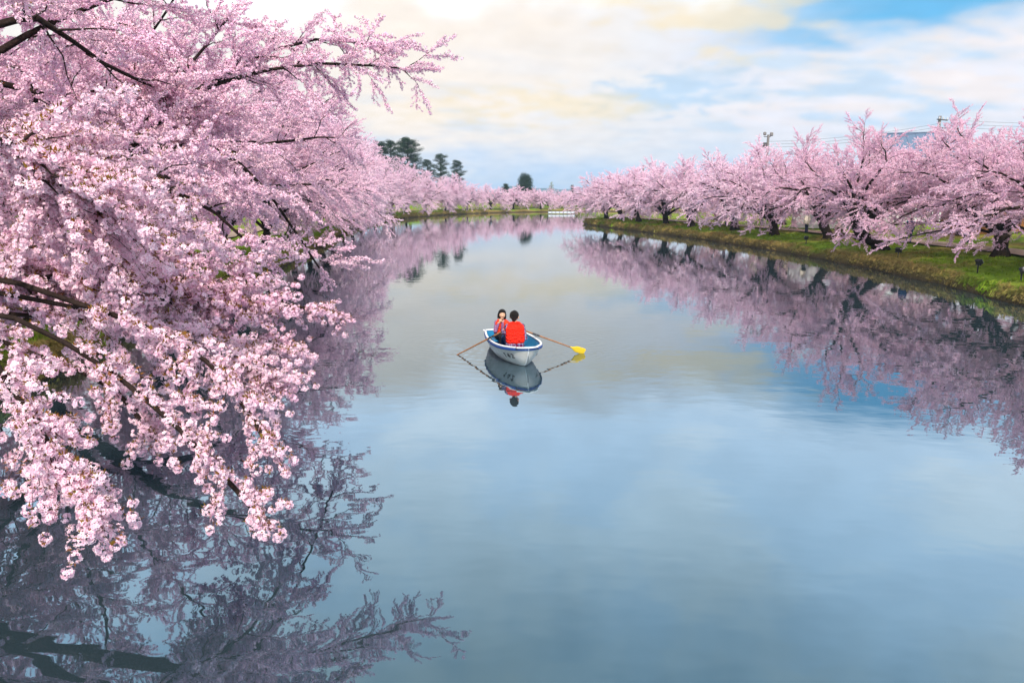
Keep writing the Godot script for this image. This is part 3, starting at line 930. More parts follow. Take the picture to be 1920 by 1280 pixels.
func flesh(mb: MB, bones: Array, cell: float, k: float) -> void:
	var lo := Vector3(1e9, 1e9, 1e9)
	var hi := -lo
	for q in bones:
		var r: float = maxf(q[2], q[3]) + cell * 2.0
		for p in [q[0], q[1]]:
			lo = lo.min(p - Vector3.ONE * r)
			hi = hi.max(p + Vector3.ONE * r)
	var nx := int((hi.x - lo.x) / cell) + 2
	var ny := int((hi.y - lo.y) / cell) + 2
	var nz := int((hi.z - lo.z) / cell) + 2
	var f := PackedFloat32Array()
	f.resize(nx * ny * nz)
	f.fill(9.0)
	var near := PackedFloat32Array()
	near.resize(f.size())
	near.fill(9.0)
	var who := PackedInt32Array()
	who.resize(f.size())
	for bi in bones.size():
		var q: Array = bones[bi]
		var a: Vector3 = q[0]
		var ba: Vector3 = q[1] - a
		var bb := maxf(ba.length_squared(), 1e-9)
		var ra: float = q[2]
		var rb: float = q[3]
		var m: float = maxf(ra, rb) + k + cell * 2.5
		var l: Vector3 = ((a.min(q[1]) - Vector3.ONE * m - lo) / cell)
		var h: Vector3 = ((a.max(q[1]) + Vector3.ONE * m - lo) / cell)
		for z in range(maxi(int(l.z), 0), mini(int(h.z) + 1, nz)):
			for y in range(maxi(int(l.y), 0), mini(int(h.y) + 1, ny)):
				for x in range(maxi(int(l.x), 0), mini(int(h.x) + 1, nx)):
					var pa := lo + Vector3(x, y, z) * cell - a
					var t := clampf(pa.dot(ba) / bb, 0.0, 1.0)
					var d := (pa - ba * t).length() - ra + (ra - rb) * t
					var i := (z * ny + y) * nx + x
					if d < near[i]:
						near[i] = d
						who[i] = bi
					var e := maxf(k - absf(f[i] - d), 0.0) / k
					f[i] = minf(f[i], d) - e * e * k * 0.25
	var at := {}
	var off := [0, 1, nx, nx + 1, nx * ny, nx * ny + 1, nx * ny + nx, nx * ny + nx + 1]
	var ends := [[0, 1], [2, 3], [4, 5], [6, 7], [0, 2], [1, 3], [4, 6], [5, 7], [0, 4], [1, 5], [2, 6], [3, 7]]
	for z in nz - 1:
		for y in ny - 1:
			for x in nx - 1:
				var i := (z * ny + y) * nx + x
				var s := 0
				for c in 8:
					if f[i + off[c]] < 0.0:
						s += 1
				if s == 0 or s == 8:
					continue
				var p := Vector3.ZERO
				var cnt := 0
				for e in ends:
					var va: float = f[i + off[e[0]]]
					var vb: float = f[i + off[e[1]]]
					if (va < 0.0) != (vb < 0.0):
						var t := va / (va - vb)
						var ca := Vector3(e[0] & 1, (e[0] >> 1) & 1, e[0] >> 2)
						var cb := Vector3(e[1] & 1, (e[1] >> 1) & 1, e[1] >> 2)
						p += ca.lerp(cb, t)
						cnt += 1
				p /= cnt
				var g := Vector3.ZERO
				for c in 8:
					var v: float = minf(f[i + off[c]], 0.2)
					g += v * Vector3(1.0 if c & 1 else -1.0, 1.0 if c & 2 else -1.0, 1.0 if c & 4 else -1.0)
				at[i] = mb.v.size()
				mb.v.push_back(lo + (Vector3(x, y, z) + p) * cell)
				mb.n.push_back(g.normalized())
				mb.c.push_back(bones[who[i]][4])
	for i in at:
		var x: int = i % nx
		var y: int = (i / nx) % ny
		var z: int = i / (nx * ny)
		for ax in 3:
			var step: int = [1, nx, nx * ny][ax]
			if (f[i] < 0.0) == (f[i + step] < 0.0):
				continue
			var u: int = [nx, nx * ny, 1][ax]
			var w: int = [nx * ny, 1, nx][ax]
			if not (at.has(i - u) and at.has(i - w) and at.has(i - u - w)):
				continue
			mb.ix.append_array(PackedInt32Array([at[i], at[i - u], at[i - u - w], at[i], at[i - u - w], at[i - w]]))

func ball(mb: MB, c: Vector3, r: Vector3, col: Color, nu := 10, nv := 7) -> void:
	var k := mb.v.size()
	for j in nv + 1:
		for i in nu:
			var a := TAU * i / nu
			var b := PI * j / nv
			var d := Vector3(cos(a) * sin(b), cos(b), sin(a) * sin(b))
			mb.v.push_back(c + d * r); mb.n.push_back((d / r).normalized()); mb.c.push_back(col)
	for j in nv:
		for i in nu:
			var p := k + j * nu + i
			var q := k + j * nu + (i + 1) % nu
			mb.ix.append_array(PackedInt32Array([p, q, p + nu, q, q + nu, p + nu]))

const SKIN := Color(0.56, 0.33, 0.22)

func grip(c: Vector3, ax: Vector3, up: Vector3, wrist: Vector3, thumb: float) -> Array:
	# a hand closed round a bar at c along ax: palm over the bar, four fingers round it, thumb along the near side
	var fwd := ax.cross(up).normalized()
	if (c - wrist).dot(fwd) < 0.0:
		fwd = -fwd
	var out := [bone(wrist, c + up * 0.024 - fwd * 0.022, 0.024, 0.025, SKIN)]
	for i in 4:
		var o := c + ax * (i - 1.5) * 0.0195
		var r: float = [0.0085, 0.0092, 0.009, 0.008][i]
		var l: float = [0.9, 1.05, 1.0, 0.85][i]
		out.append(bone(c + up * 0.024 - fwd * 0.018 + ax * (i - 1.5) * 0.015, o + up * 0.030 + fwd * 0.010, 0.013, r + 0.001, SKIN))
		out.append(bone(o + up * 0.030 + fwd * 0.010, o + fwd * 0.034 * l - up * 0.002, r + 0.001, r, SKIN))
		out.append(bone(o + fwd * 0.034 * l - up * 0.002, o + fwd * 0.018 * l - up * 0.030, r, r * 0.9, SKIN))
	out.append(bone(c + up * 0.016 - fwd * 0.026 + ax * thumb * 0.02, c - up * 0.006 - fwd * 0.028 + ax * thumb * 0.044, 0.012, 0.0105, SKIN))
	out.append(bone(c - up * 0.006 - fwd * 0.028 + ax * thumb * 0.044, c - up * 0.022 - fwd * 0.010 + ax * thumb * 0.052, 0.0105, 0.009, SKIN))
	return out

func check_cloth(a: Color, b: Color, c: Color, scale: float) -> StandardMaterial3D:
	var im := Image.create(64, 64, false, Image.FORMAT_RGB8)
	for y in 64:
		for x in 64:
			var col := a
			var lx := x % 32 < 12
			var ly := y % 32 < 12
			if lx != ly:
				col = a.lerp(b, 0.6)
			if lx and ly:
				col = b
			if x % 32 in [21, 22, 23] or y % 32 in [21, 22, 23]:
				col = c if (x % 32 in [21, 22, 23]) == (y % 32 in [21, 22, 23]) else col.lerp(c, 0.7)
			im.set_pixel(x, y, col.linear_to_srgb())
	var m := StandardMaterial3D.new()
	m.albedo_texture = ImageTexture.create_from_image(im)
	m.uv1_triplanar = true
	m.uv1_scale = Vector3.ONE * scale
	m.roughness = 0.9
	m.metallic_specular = 0.2
	m.rim_enabled = true
	m.rim = 0.2
	return m

func head_bones(c: Vector3, b: Basis, s: float) -> Array:
	# c: middle of the head; b turns it; it looks along -z
	var out := []
	for q in [[Vector3(0, 0.03, 0.012), Vector3(0, 0.018, -0.02), 0.088, 0.080], [Vector3(0, -0.035, -0.035), Vector3(0, -0.075, -0.058), 0.060, 0.036], [Vector3(0, 0.0, -0.088), Vector3(0, -0.022, -0.108), 0.011, 0.014],
			[Vector3(0.088, 0.005, 0.012), Vector3(0.090, -0.025, 0.010), 0.017, 0.012], [Vector3(-0.088, 0.005, 0.012), Vector3(-0.090, -0.025, 0.010), 0.017, 0.012], [Vector3(0.04, -0.02, -0.062), Vector3(-0.04, -0.02, -0.062), 0.026, 0.026]]:
		out.append(bone(c + b * q[0] * s, c + b * q[1] * s, q[2] * s, q[3] * s, SKIN))
	return out

func face(parent: Node, c: Vector3, b: Basis, s: float, smile: float) -> void:
	for sx in [-1.0, 1.0]:
		var e := MB.new()
		ball(e, c + b * Vector3(sx * 0.033, 0.004, -0.083) * s, Vector3(0.010, 0.0042, 0.006) * s, Color(0.03, 0.02, 0.018))
		part("eye", e.mesh(), skin_mat, parent)
		var br := MB.new()
		br.tube(PackedVector3Array([c + b * Vector3(sx * 0.016, 0.026, -0.090) * s, c + b * Vector3(sx * 0.034, 0.031, -0.087) * s, c + b * Vector3(sx * 0.052, 0.024, -0.076) * s]), PackedFloat32Array([0.0015, 0.0022, 0.0012]), 5, Color(0.03, 0.02, 0.018))
		part("eyebrow", br.mesh(), skin_mat, parent)
	var mo := MB.new()
	mo.tube(PackedVector3Array([c + b * Vector3(-0.026, -0.047 + smile, -0.082) * s, c + b * Vector3(0, -0.056, -0.096) * s, c + b * Vector3(0.026, -0.047 + smile, -0.082) * s]), PackedFloat32Array([0.003, 0.0065, 0.003]), 6, Color(0.45, 0.10, 0.09))
	part("mouth", mo.mesh(), skin_mat, parent)

var skin_mat: StandardMaterial3D

func build_boat() -> void:
	skin_mat = mat_vertex(0.55, 0.4)
	var yaw := deg_to_rad(14.2)
	var bt := thing("rowing_boat", "white rowing boat numbered 142 with a blue inside, carrying two people", "boat", Vector3(0.05, 0, -17.6), yaw)
	var white := mat_plain(0.80, 0.78, 0.79, 0.35, 0.5)
	white.albedo_texture = noise_tex(256, 0.012, Color(0.80, 0.79, 0.76), Color(1, 1, 1), 51, 4)
	white.uv1_triplanar = true
	white.uv1_scale = Vector3(0.9, 2.0, 0.9)
	var rimw := mat_plain(0.82, 0.83, 0.85, 0.35, 0.5)
	var blue := mat_plain(0.018, 0.25, 0.50, 0.45, 0.5)
	blue.albedo_texture = noise_tex(256, 0.015, Color(0.75, 0.78, 0.8), Color(1, 1, 1), 52, 4)
	blue.uv1_triplanar = true
	var navy := mat_plain(0.012, 0.055, 0.26, 0.4, 0.5)
	var dark := mat_plain(0.03, 0.03, 0.035, 0.5, 0.5)
	var steel := mat_plain(0.35, 0.36, 0.38, 0.35, 0.5, 0.8)
	var S := 44
	var U := 12
	# half breadth, sheer and section of the hull; s from stern to bow, u from keel to rim
	var beam := func(s: float) -> float:
		if s < 0.45: return lerpf(0.47, 0.63, sin(s / 0.45 * PI * 0.5))
		return 0.63 * pow(maxf(1.0 - pow((s - 0.45) / 0.55, 2.7), 0.0), 0.62)
	var sheer := func(s: float) -> float: return 0.42 + 0.12 * pow(s, 3.0) + 0.03 * pow(1.0 - s, 2.0)
	var hull_pt := func(s: float, u: float, inset: float) -> Vector3:
		var b: float = maxf(beam.call(s) - inset, 0.0)
		var top: float = sheer.call(s)
		var keel := lerpf(-0.10, -0.06, s) + 0.10 * pow(s, 8.0)
		var z := lerpf(-1.5, 1.46, s) - pow(s, 6.0) * 0.36 * pow(1.0 - u, 1.2)
		var full := lerpf(pow(u, 0.32), pow(u, 0.75), smoothstep(0.45, 1.0, s))
		return Vector3(b * full, lerpf(keel, top, pow(u, 1.25)), z - inset * smoothstep(0.8, 1.0, s))
	for side in ["hull", "inner_liner"]:
		var mb := MB.new()
		for sx in [-1.0, 1.0]:
			var k := mb.v.size()
			for i in S + 1:
				for j in U + 1:
					var s := float(i) / S
					var u := float(j) / U
					var p: Vector3 = hull_pt.call(s, u, 0.0 if side == "hull" else 0.035)
					if side != "hull":
						p.y = maxf(p.y + 0.03 * (1.0 - u), 0.07)
						if i == 0: p.z += 0.035
					p.x *= sx
					mb.v.push_back(p)
					mb.c.push_back(Color.WHITE)
			for i in S:
				for j in U:
					var a := k + i * (U + 1) + j
					var t := [a, a + 1, a + U + 1, a + 1, a + U + 2, a + U + 1] if sx > 0 else [a, a + U + 1, a + 1, a + 1, a + U + 1, a + U + 2]
					mb.ix.append_array(PackedInt32Array(t))
		var st := SurfaceTool.new()
		st.create_from(mb.mesh(), 0)
		st.set_smooth_group(0)
		st.generate_normals()
		part(side, st.commit(), white if side == "hull" else blue, bt)
	# transom, outside and inside
	for q in [["transom", 0.0, 0.0, white], ["inner_transom", 0.035, 0.036, blue]]:
		var tm := MB.new()
		var k := tm.v.size()
		for j in U + 1:
			var p: Vector3 = hull_pt.call(0.0, float(j) / U, q[1])
			tm.v.push_back(Vector3(-p.x, p.y, p.z + q[2])); tm.n.push_back(Vector3.BACK if q[2] > 0 else Vector3.FORWARD)
			tm.v.push_back(Vector3(p.x, p.y, p.z + q[2])); tm.n.push_back(Vector3.BACK if q[2] > 0 else Vector3.FORWARD)
		for j in U:
			var a := k + j * 2
			tm.ix.append_array(PackedInt32Array([a, a + 2, a + 1, a + 1, a + 2, a + 3] if q[2] > 0.0 else [a, a + 1, a + 2, a + 1, a + 3, a + 2]))
		part(q[0], tm.mesh(), q[3], bt)
	# rim and rubbing strake run round from stern to bow to stern
	var loop := []
	for i in S + 1: loop.append(hull_pt.call(float(i) / S, 1.0, 0.0) * Vector3(-1, 1, 1))
	for i in range(S - 1, -1, -1): loop.append(hull_pt.call(float(i) / S, 1.0, 0.0))
	for q in [["gunwale", 0.058, 0.032, 0.018, -0.022, rimw], ["rubbing_strake", 0.022, 0.062, -0.032, 0.008, navy]]:
		var mb := MB.new()
		for i in loop.size():
			var p: Vector3 = loop[i]
			var t: Vector3 = (loop[mini(i + 1, loop.size() - 1)] - loop[maxi(i - 1, 0)]).normalized()
			var o := t.cross(Vector3.UP).normalized() * -1.0
			if o.dot(p - Vector3(0, p.y, 0)) < 0.0 and absf(p.z) < 1.3: o = -o
			var c: Vector3 = p + Vector3(0, q[3], 0) + o * q[4]
			for e in 10:
				var a := TAU * (e + 0.5) / 10.0
				var ca := signf(cos(a)) * pow(absf(cos(a)), 0.5)
				var sa := signf(sin(a)) * pow(absf(sin(a)), 0.5)
				mb.v.push_back(c + o * ca * q[1] * 0.5 + Vector3.UP * sa * q[2] * 0.5)
				mb.n.push_back((o * cos(a) + Vector3.UP * sin(a)).normalized())
		for i in loop.size() - 1:
			for e in 10:
				var a := i * 10 + e
				var b := i * 10 + (e + 1) % 10
				mb.ix.append_array(PackedInt32Array([a, b, a + 10, b, b + 10, a + 10]))
		part(q[0], mb.mesh(), q[5], bt)
	part("transom_rim", bars([[Vector3(0, 0.468, -1.485), Vector3(0.90, 0.034, 0.06), Basis.IDENTITY, 0.012]]).mesh(), rimw, bt)
	part("thwart", bars([[Vector3(0, 0.285, 0.32), Vector3(1.00, 0.04, 0.28), Basis.IDENTITY, 0.01]]).mesh(), blue, bt)
	part("stern_seat", bars([[Vector3(0, 0.275, -1.10), Vector3(0.72, 0.04, 0.60), Basis.IDENTITY, 0.01]]).mesh(), blue, bt)
	part("bow_seat", bars([[Vector3(0, 0.255, 0.86), Vector3(0.62, 0.035, 0.22), Basis.IDENTITY, 0.01]]).mesh(), blue, bt)
	var stem := MB.new()
	var sp := PackedVector3Array()
	var sr := PackedFloat32Array()
	for j in 9:
		var p: Vector3 = hull_pt.call(1.0, j / 8.0, 0.0)
		sp.push_back(p + Vector3(0, 0, 0.004)); sr.push_back(0.013)
	stem.tube(sp, sr, 8, Color.WHITE)
	part("stem_strip", stem.mesh(), rimw, bt)
	part("mooring_eye", bars([[Vector3(0, 0.24, 1.40), Vector3(0.022, 0.20, 0.03), Basis(Vector3.RIGHT, 0.25), 0.006]]).mesh(), steel, bt)
	# the number on the bow, both bows
	for sx in [-1.0, 1.0]:
		var digits := "142"
		for i in 3:
			var s: float = (0.775 + 0.055 * i) if sx < 0.0 else (0.90 - 0.03 * i)
			var p: Vector3 = hull_pt.call(s, 0.66, 0.0) * Vector3(sx, 1, 1)
			var ps: Vector3 = (hull_pt.call(s + 0.01, 0.66, 0.0) - hull_pt.call(s - 0.01, 0.66, 0.0)) * Vector3(sx, 1, 1)
			var pu: Vector3 = (hull_pt.call(s, 0.70, 0.0) - hull_pt.call(s, 0.62, 0.0)) * Vector3(sx, 1, 1)
			var x := ps.normalized() * (1.0 if sx < 0.0 else -1.0)
			var nn := x.cross(pu.normalized()).normalized()
			var y := nn.cross(x).normalized()
			var tx := TextMesh.new()
			var fn := SystemFont.new()
			fn.font_names = PackedStringArray(["Droid Sans"])
			fn.font_weight = 700
			tx.font = fn
			tx.text = digits[i]
			tx.font_size = 32
			tx.pixel_size = (0.0060 if sx < 0.0 else 0.0024)
			tx.depth = 0.004
			var d := part("number_digit", tx, dark, bt)
			d.transform = Transform3D(Basis(x, y, nn), p + nn * 0.018)
	# rowlocks
	var blocks := {}
	for sx in [-1.0, 1.0]:
		var p := Vector3(sx * 0.615, 0.475, 0.0 if sx < 0.0 else -0.04)
		var rl := MB.new()
		rl.tube(PackedVector3Array([p, p + Vector3(0, 0.05, 0)]), PackedFloat32Array([0.011, 0.011]), 8, Color.WHITE)
		var arc := PackedVector3Array()
		var ar := PackedFloat32Array()
		for i in 9:
			var a := lerpf(-0.35, PI + 0.35, i / 8.0)
			arc.push_back(p + Vector3(0, 0.085 - sin(a) * 0.038, cos(a) * 0.038)); ar.push_back(0.008)
		rl.tube(arc, ar, 6, Color.WHITE)
		part("rowlock", rl.mesh(), steel, bt)
		blocks[sx] = bt.transform * (p + Vector3(0, 0.085, 0))
	# oars
	var wood := mat_plain(0.42, 0.19, 0.085, 0.5, 0.5)
	wood.albedo_texture = noise_tex(256, 0.02, Color(0.62, 0.6, 0.58), Color(1, 1, 1), 53, 4)
	wood.uv1_triplanar = true
	wood.uv1_scale = Vector3(3, 3, 3)
	var yellow := mat_plain(0.80, 0.52, 0.01, 0.4, 0.5)
	var hands := {}
	for sx in [-1.0, 1.0]:
		var tip := Vector3(-1.86, -0.24, -18.02) if sx < 0.0 else Vector3(1.97, 0.035, -17.98)
		var lock: Vector3 = blocks[sx]
		var d := (tip - lock).normalized()
		var inner := lock - d * 0.46
		var oar := thing("oar", "oar in the rower's left hand, its blade dipped under the water" if sx < 0.0 else "oar with a bright yellow blade lying on the water", "oar", lock, 0.0, "oars of the rowing boat")
		var L := func(t: float) -> Vector3: return d * t
		var full := (tip - lock).length()
		var sh := MB.new()
		sh.tube(PackedVector3Array([L.call(-0.33), L.call(0.0), L.call(full - 0.40)]), PackedFloat32Array([0.022, 0.023, 0.018]), 12, Color.WHITE)
		part("shaft", sh.mesh(), wood, oar)
		var hd := MB.new()
		hd.tube(PackedVector3Array([L.call(-0.47), L.call(-0.465), L.call(-0.34), L.call(-0.33)]), PackedFloat32Array([0.010, 0.017, 0.017, 0.022]), 10, Color.WHITE)
		part("grip", hd.mesh(), wood, oar)
		var co := MB.new()
		co.tube(PackedVector3Array([L.call(-0.10), L.call(-0.095), L.call(0.095), L.call(0.10)]), PackedFloat32Array([0.022, 0.027, 0.027, 0.022]), 12, Color.WHITE)
		part("collar", co.mesh(), dark, oar)
		var bl := MB.new()
		var flat := (Vector3.UP - d * d.dot(Vector3.UP)).normalized()
		flat = (flat + d.cross(flat) * 0.35).normalized()
		var thick := d.cross(flat).normalized()
		var rows := 11
		for i in rows:
			var t := i / float(rows - 1)
			var w := lerpf(0.020, 0.095, smoothstep(0.05, 0.45, t)) * (1.0 - 0.25 * smoothstep(0.9, 1.0, t))
			var th := lerpf(0.017, 0.007, smoothstep(0.0, 0.6, t))
			var c: Vector3 = L.call(full - 0.44 + 0.44 * t) - thick * 0.03 * t * t
			for e in 12:
				var a := TAU * e / 12.0
				bl.v.push_back(c + flat * cos(a) * w + thick * sin(a) * th)
				bl.n.push_back((flat * cos(a) / w + thick * sin(a) / th).normalized())
				bl.c.push_back(Color.WHITE)
		for i in rows - 1:
			for e in 12:
				var a := i * 12 + e
				var b := i * 12 + (e + 1) % 12
				bl.ix.append_array(PackedInt32Array([a, a + 12, b, b, a + 12, b + 12]))
		bl.cap(L.call(full) - thick * 0.03, d, (rows - 1) * 12, 12, Color.WHITE)
		part("blade", bl.mesh(), yellow, oar)
		hands[sx] = [lock - d * 0.40, d]
	build_rowers(bt, yaw, hands)

func put_on(parent: Node, called: String, bones: Array, cell: float, k: float, m: Material) -> void:
	var mb := MB.new()
	flesh(mb, bones, cell, k)
	part(called, mb.mesh(), m, parent)

func build_rowers(bt: Node3D, yaw: float, hands: Dictionary) -> void:
	var red := mat_plain(0.86, 0.022, 0.008, 0.75, 0.3)
	var orange := mat_plain(0.86, 0.055, 0.018, 0.75, 0.3)
	for q in [red, orange]:
		q.heightmap_enabled = true
		q.heightmap_texture = noise_tex(256, 0.018, Color.BLACK, Color.WHITE, 71, 3)
		q.heightmap_scale = 6.0
		q.uv1_triplanar = true
		q.uv1_scale = Vector3(2.2, 3.4, 2.2)
	var denim := mat_plain(0.020, 0.035, 0.085, 0.9, 0.2)
	var black := mat_plain(0.012, 0.013, 0.018, 0.85, 0.3)
	var hair_m := mat_plain(0.014, 0.010, 0.009, 0.62, 0.4)
	hair_m.heightmap_enabled = true
	hair_m.heightmap_texture = noise_tex(256, 0.04, Color.BLACK, Color.WHITE, 72, 4)
	hair_m.heightmap_scale = 3.0
	hair_m.uv1_triplanar = true
	hair_m.uv1_scale = Vector3(22, 5, 22)
	var plaid := check_cloth(Color(0.035, 0.015, 0.09), Color(0.13, 0.012, 0.05), Color(0.60, 0.60, 0.85), 5.5)
	var stripe := check_cloth(Color(0.09, 0.03, 0.14), Color(0.30, 0.09, 0.22), Color(0.70, 0.62, 0.80), 9.0)
	var V := func(x, y, z): return Vector3(x, y, z)
	# --- the man rowing, his back to the viewer
	var at: Vector3 = bt.transform * Vector3(-0.05, 0.307, 0.30)
	var man := thing("person", "person rowing with back to the viewer, red life vest over a dark plaid shirt", "person", at, yaw)
	man.scale = Vector3.ONE * 1.10
	var inv := man.transform.affine_inverse()
	var hl: Vector3 = inv * hands[-1.0][0]
	var hr: Vector3 = inv * hands[1.0][0]
	var dl: Vector3 = (inv.basis * hands[-1.0][1]).normalized()
	var dr: Vector3 = (inv.basis * hands[1.0][1]).normalized()
	var up := Vector3(0, 0.9, 0.3).normalized()
	var upl := (up - dl * up.dot(dl)).normalized()
	var upr := (up - dr * up.dot(dr)).normalized()
	var wl := hl + upl * 0.035 + Vector3(-0.02, -0.01, 0.085)
	var wr := hr + upr * 0.035 + Vector3(0.02, -0.01, 0.085)
	var sl: Vector3 = V.call(-0.185, 0.50, -0.03)
	var sr: Vector3 = V.call(0.185, 0.50, -0.03)
	var elbow := func(s: Vector3, w: Vector3, side: float) -> Vector3:
		var m := (s + w) * 0.5
		var half := s.distance_to(w) * 0.5
		var out := sqrt(maxf(0.29 * 0.29 - half * half, 0.0004))
		var dir := (w - s).normalized()
		var b := Vector3(side * 0.22, -0.95, 0.05)
		return m + (b - dir * b.dot(dir)).normalized() * out
	var el: Vector3 = elbow.call(sl, wl, -1.0)
	var er: Vector3 = elbow.call(sr, wr, 1.0)
	var torso := [bone(V.call(-0.07, 0.13, 0.0), V.call(-0.085, 0.44, -0.035), 0.115, 0.112, SKIN), bone(V.call(0.07, 0.13, 0.0), V.call(0.085, 0.44, -0.035), 0.115, 0.112, SKIN), bone(V.call(-0.15, 0.50, -0.03), V.call(0.15, 0.50, -0.03), 0.07, 0.07, SKIN)]
	var hb := Basis(Vector3.UP, -0.45)
	var hc: Vector3 = V.call(0.0, 0.735, -0.045)
	var body := torso.duplicate()
	body.append_array([bone(V.call(0, 0.52, -0.03), V.call(0, 0.66, -0.04), 0.062, 0.056, SKIN), bone(sl, el, 0.052, 0.042, SKIN), bone(el, wl, 0.041, 0.027, SKIN), bone(sr, er, 0.052, 0.042, SKIN), bone(er, wr, 0.041, 0.027, SKIN)])
	var legs := []
	for sx in [-1.0, 1.0]:
		legs.append_array([bone(V.call(sx * 0.09, 0.10, 0.0), V.call(sx * 0.15, 0.17, -0.42), 0.095, 0.066, SKIN), bone(V.call(sx * 0.15, 0.17, -0.42), V.call(sx * 0.13, -0.13, -0.66), 0.062, 0.045, SKIN)])
	body.append_array(legs)
	var mb := MB.new()
	flesh(mb, body, 0.018, 0.04)
	flesh(mb, head_bones(hc, hb, 1.12), 0.008, 0.03)
	flesh(mb, grip(hl, dl, upl, wl, -1.0), 0.0045, 0.008)
	flesh(mb, grip(hr, dr, upr, wr, 1.0), 0.0045, 0.008)
	part("body", mb.mesh(), skin_mat, man)
	face(man, hc, hb, 1.12, 0.003)
	put_on(man, "hair", [bone(hc + hb * V.call(0, 0.045, 0.022), hc + hb * V.call(0, 0.035, 0.0), 0.110, 0.104, SKIN), bone(hc + hb * V.call(0, -0.02, 0.065), hc + hb * V.call(0, -0.055, 0.060), 0.062, 0.048, SKIN), bone(hc + hb * V.call(0, 0.09, -0.06), hc + hb * V.call(0, 0.10, -0.03), 0.045, 0.05, SKIN)], 0.010, 0.03, hair_m)
	put_on(man, "shirt", [bone(V.call(-0.08, 0.05, 0.01), V.call(-0.09, 0.44, -0.035), 0.142, 0.122, SKIN), bone(V.call(0.08, 0.05, 0.01), V.call(0.09, 0.44, -0.035), 0.142, 0.122, SKIN), bone(V.call(-0.16, 0.50, -0.03), V.call(0.16, 0.50, -0.03), 0.078, 0.078, SKIN),
		bone(sl, el, 0.062, 0.052, SKIN), bone(el, wl, 0.050, 0.038, SKIN), bone(sr, er, 0.062, 0.052, SKIN), bone(er, wr, 0.050, 0.038, SKIN)], 0.014, 0.03, plaid)
	put_on(man, "life_vest", [bone(V.call(-0.105, 0.20, 0.035), V.call(-0.11, 0.45, 0.0), 0.122, 0.118, SKIN), bone(V.call(0.105, 0.20, 0.035), V.call(0.11, 0.45, 0.0), 0.122, 0.118, SKIN), bone(V.call(-0.09, 0.22, -0.045), V.call(-0.09, 0.44, -0.08), 0.12, 0.115, SKIN), bone(V.call(0.09, 0.22, -0.045), V.call(0.09, 0.44, -0.08), 0.12, 0.115, SKIN), bone(V.call(0, 0.20, 0.045), V.call(0, 0.46, 0.02), 0.122, 0.115, SKIN),
		bone(V.call(-0.14, 0.50, -0.02), V.call(-0.10, 0.575, -0.03), 0.082, 0.05, SKIN), bone(V.call(0.14, 0.50, -0.02), V.call(0.10, 0.575, -0.03), 0.082, 0.05, SKIN), bone(V.call(-0.07, 0.60, 0.0), V.call(0.07, 0.60, 0.0), 0.034, 0.034, SKIN)], 0.014, 0.025, red)
	put_on(man, "trousers", [bone(legs[0][0], legs[0][1], 0.108, 0.078, SKIN), bone(legs[1][0], legs[1][1], 0.076, 0.062, SKIN), bone(legs[2][0], legs[2][1], 0.108, 0.078, SKIN), bone(legs[3][0], legs[3][1], 0.076, 0.062, SKIN), bone(V.call(-0.07, 0.10, 0.0), V.call(0.07, 0.10, 0.0), 0.125, 0.125, SKIN)], 0.018, 0.03, denim)
	for sx in [-1.0, 1.0]:
		put_on(man, "shoe", [bone(V.call(sx * 0.13, -0.135, -0.66), V.call(sx * 0.14, -0.145, -0.83), 0.048, 0.038, SKIN)], 0.012, 0.02, black)
	# --- the woman in the stern, facing the viewer, chin on her hand
	var aw: Vector3 = bt.transform * Vector3(-0.12, 0.297, -0.98)
	var wo := thing("person", "person with a dark bob in the stern, facing the viewer, hand at the chin", "person", aw, yaw + PI)
	var ws := 1.0
	var wc: Vector3 = V.call(0.0, 0.70, -0.15)
	var wb := Basis(Vector3.UP, -0.10) * Basis(Vector3.FORWARD, -0.10)
	var er2: Vector3 = V.call(0.215, 0.275, -0.24)
	var hand2 := wc + wb * Vector3(0.050, -0.140, -0.100)
	var wr2 := hand2 + Vector3(0.05, -0.075, -0.01)
	var el2: Vector3 = V.call(-0.21, 0.25, -0.16)
	var wl2: Vector3 = V.call(-0.06, 0.25, -0.34)
	var s2r: Vector3 = V.call(0.155, 0.48, -0.10)
	var s2l: Vector3 = V.call(-0.155, 0.48, -0.10)
	var wt := [bone(V.call(-0.06, 0.12, 0.0), V.call(-0.07, 0.43, -0.09), 0.105, 0.098, SKIN), bone(V.call(0.06, 0.12, 0.0), V.call(0.07, 0.43, -0.09), 0.105, 0.098, SKIN), bone(V.call(-0.12, 0.485, -0.10), V.call(0.12, 0.485, -0.10), 0.06, 0.06, SKIN)]
	var wlegs := []
	for sx in [-1.0, 1.0]:
		wlegs.append_array([bone(V.call(sx * 0.08, 0.10, 0.0), V.call(sx * 0.09, 0.14, -0.42), 0.09, 0.062, SKIN), bone(V.call(sx * 0.09, 0.14, -0.42), V.call(sx * 0.09, -0.13, -0.44), 0.058, 0.042, SKIN)])
	var wbody := wt.duplicate()
	wbody.append_array(wlegs)
	wbody.append_array([bone(V.call(0, 0.50, -0.10), wc + Vector3(0, -0.07, 0.02), 0.055, 0.050, SKIN), bone(s2r, er2, 0.046, 0.038, SKIN), bone(er2, wr2, 0.037, 0.024, SKIN), bone(s2l, el2, 0.046, 0.038, SKIN), bone(el2, wl2, 0.037, 0.024, SKIN)])
	var m2 := MB.new()
	flesh(m2, wbody, 0.018, 0.04)
	flesh(m2, head_bones(wc, wb, 1.05), 0.008, 0.03)
	# a loosely closed hand under the chin, and one resting on the lap
	var ax := Vector3(-0.9, 0.25, 0.1).normalized()
	flesh(m2, grip(hand2, ax, Vector3(0.1, 0.5, -0.85).normalized(), wr2, 1.0), 0.0045, 0.008)
	var lap := [bone(wl2, wl2 + Vector3(0.035, -0.01, -0.05), 0.024, 0.028, SKIN)]
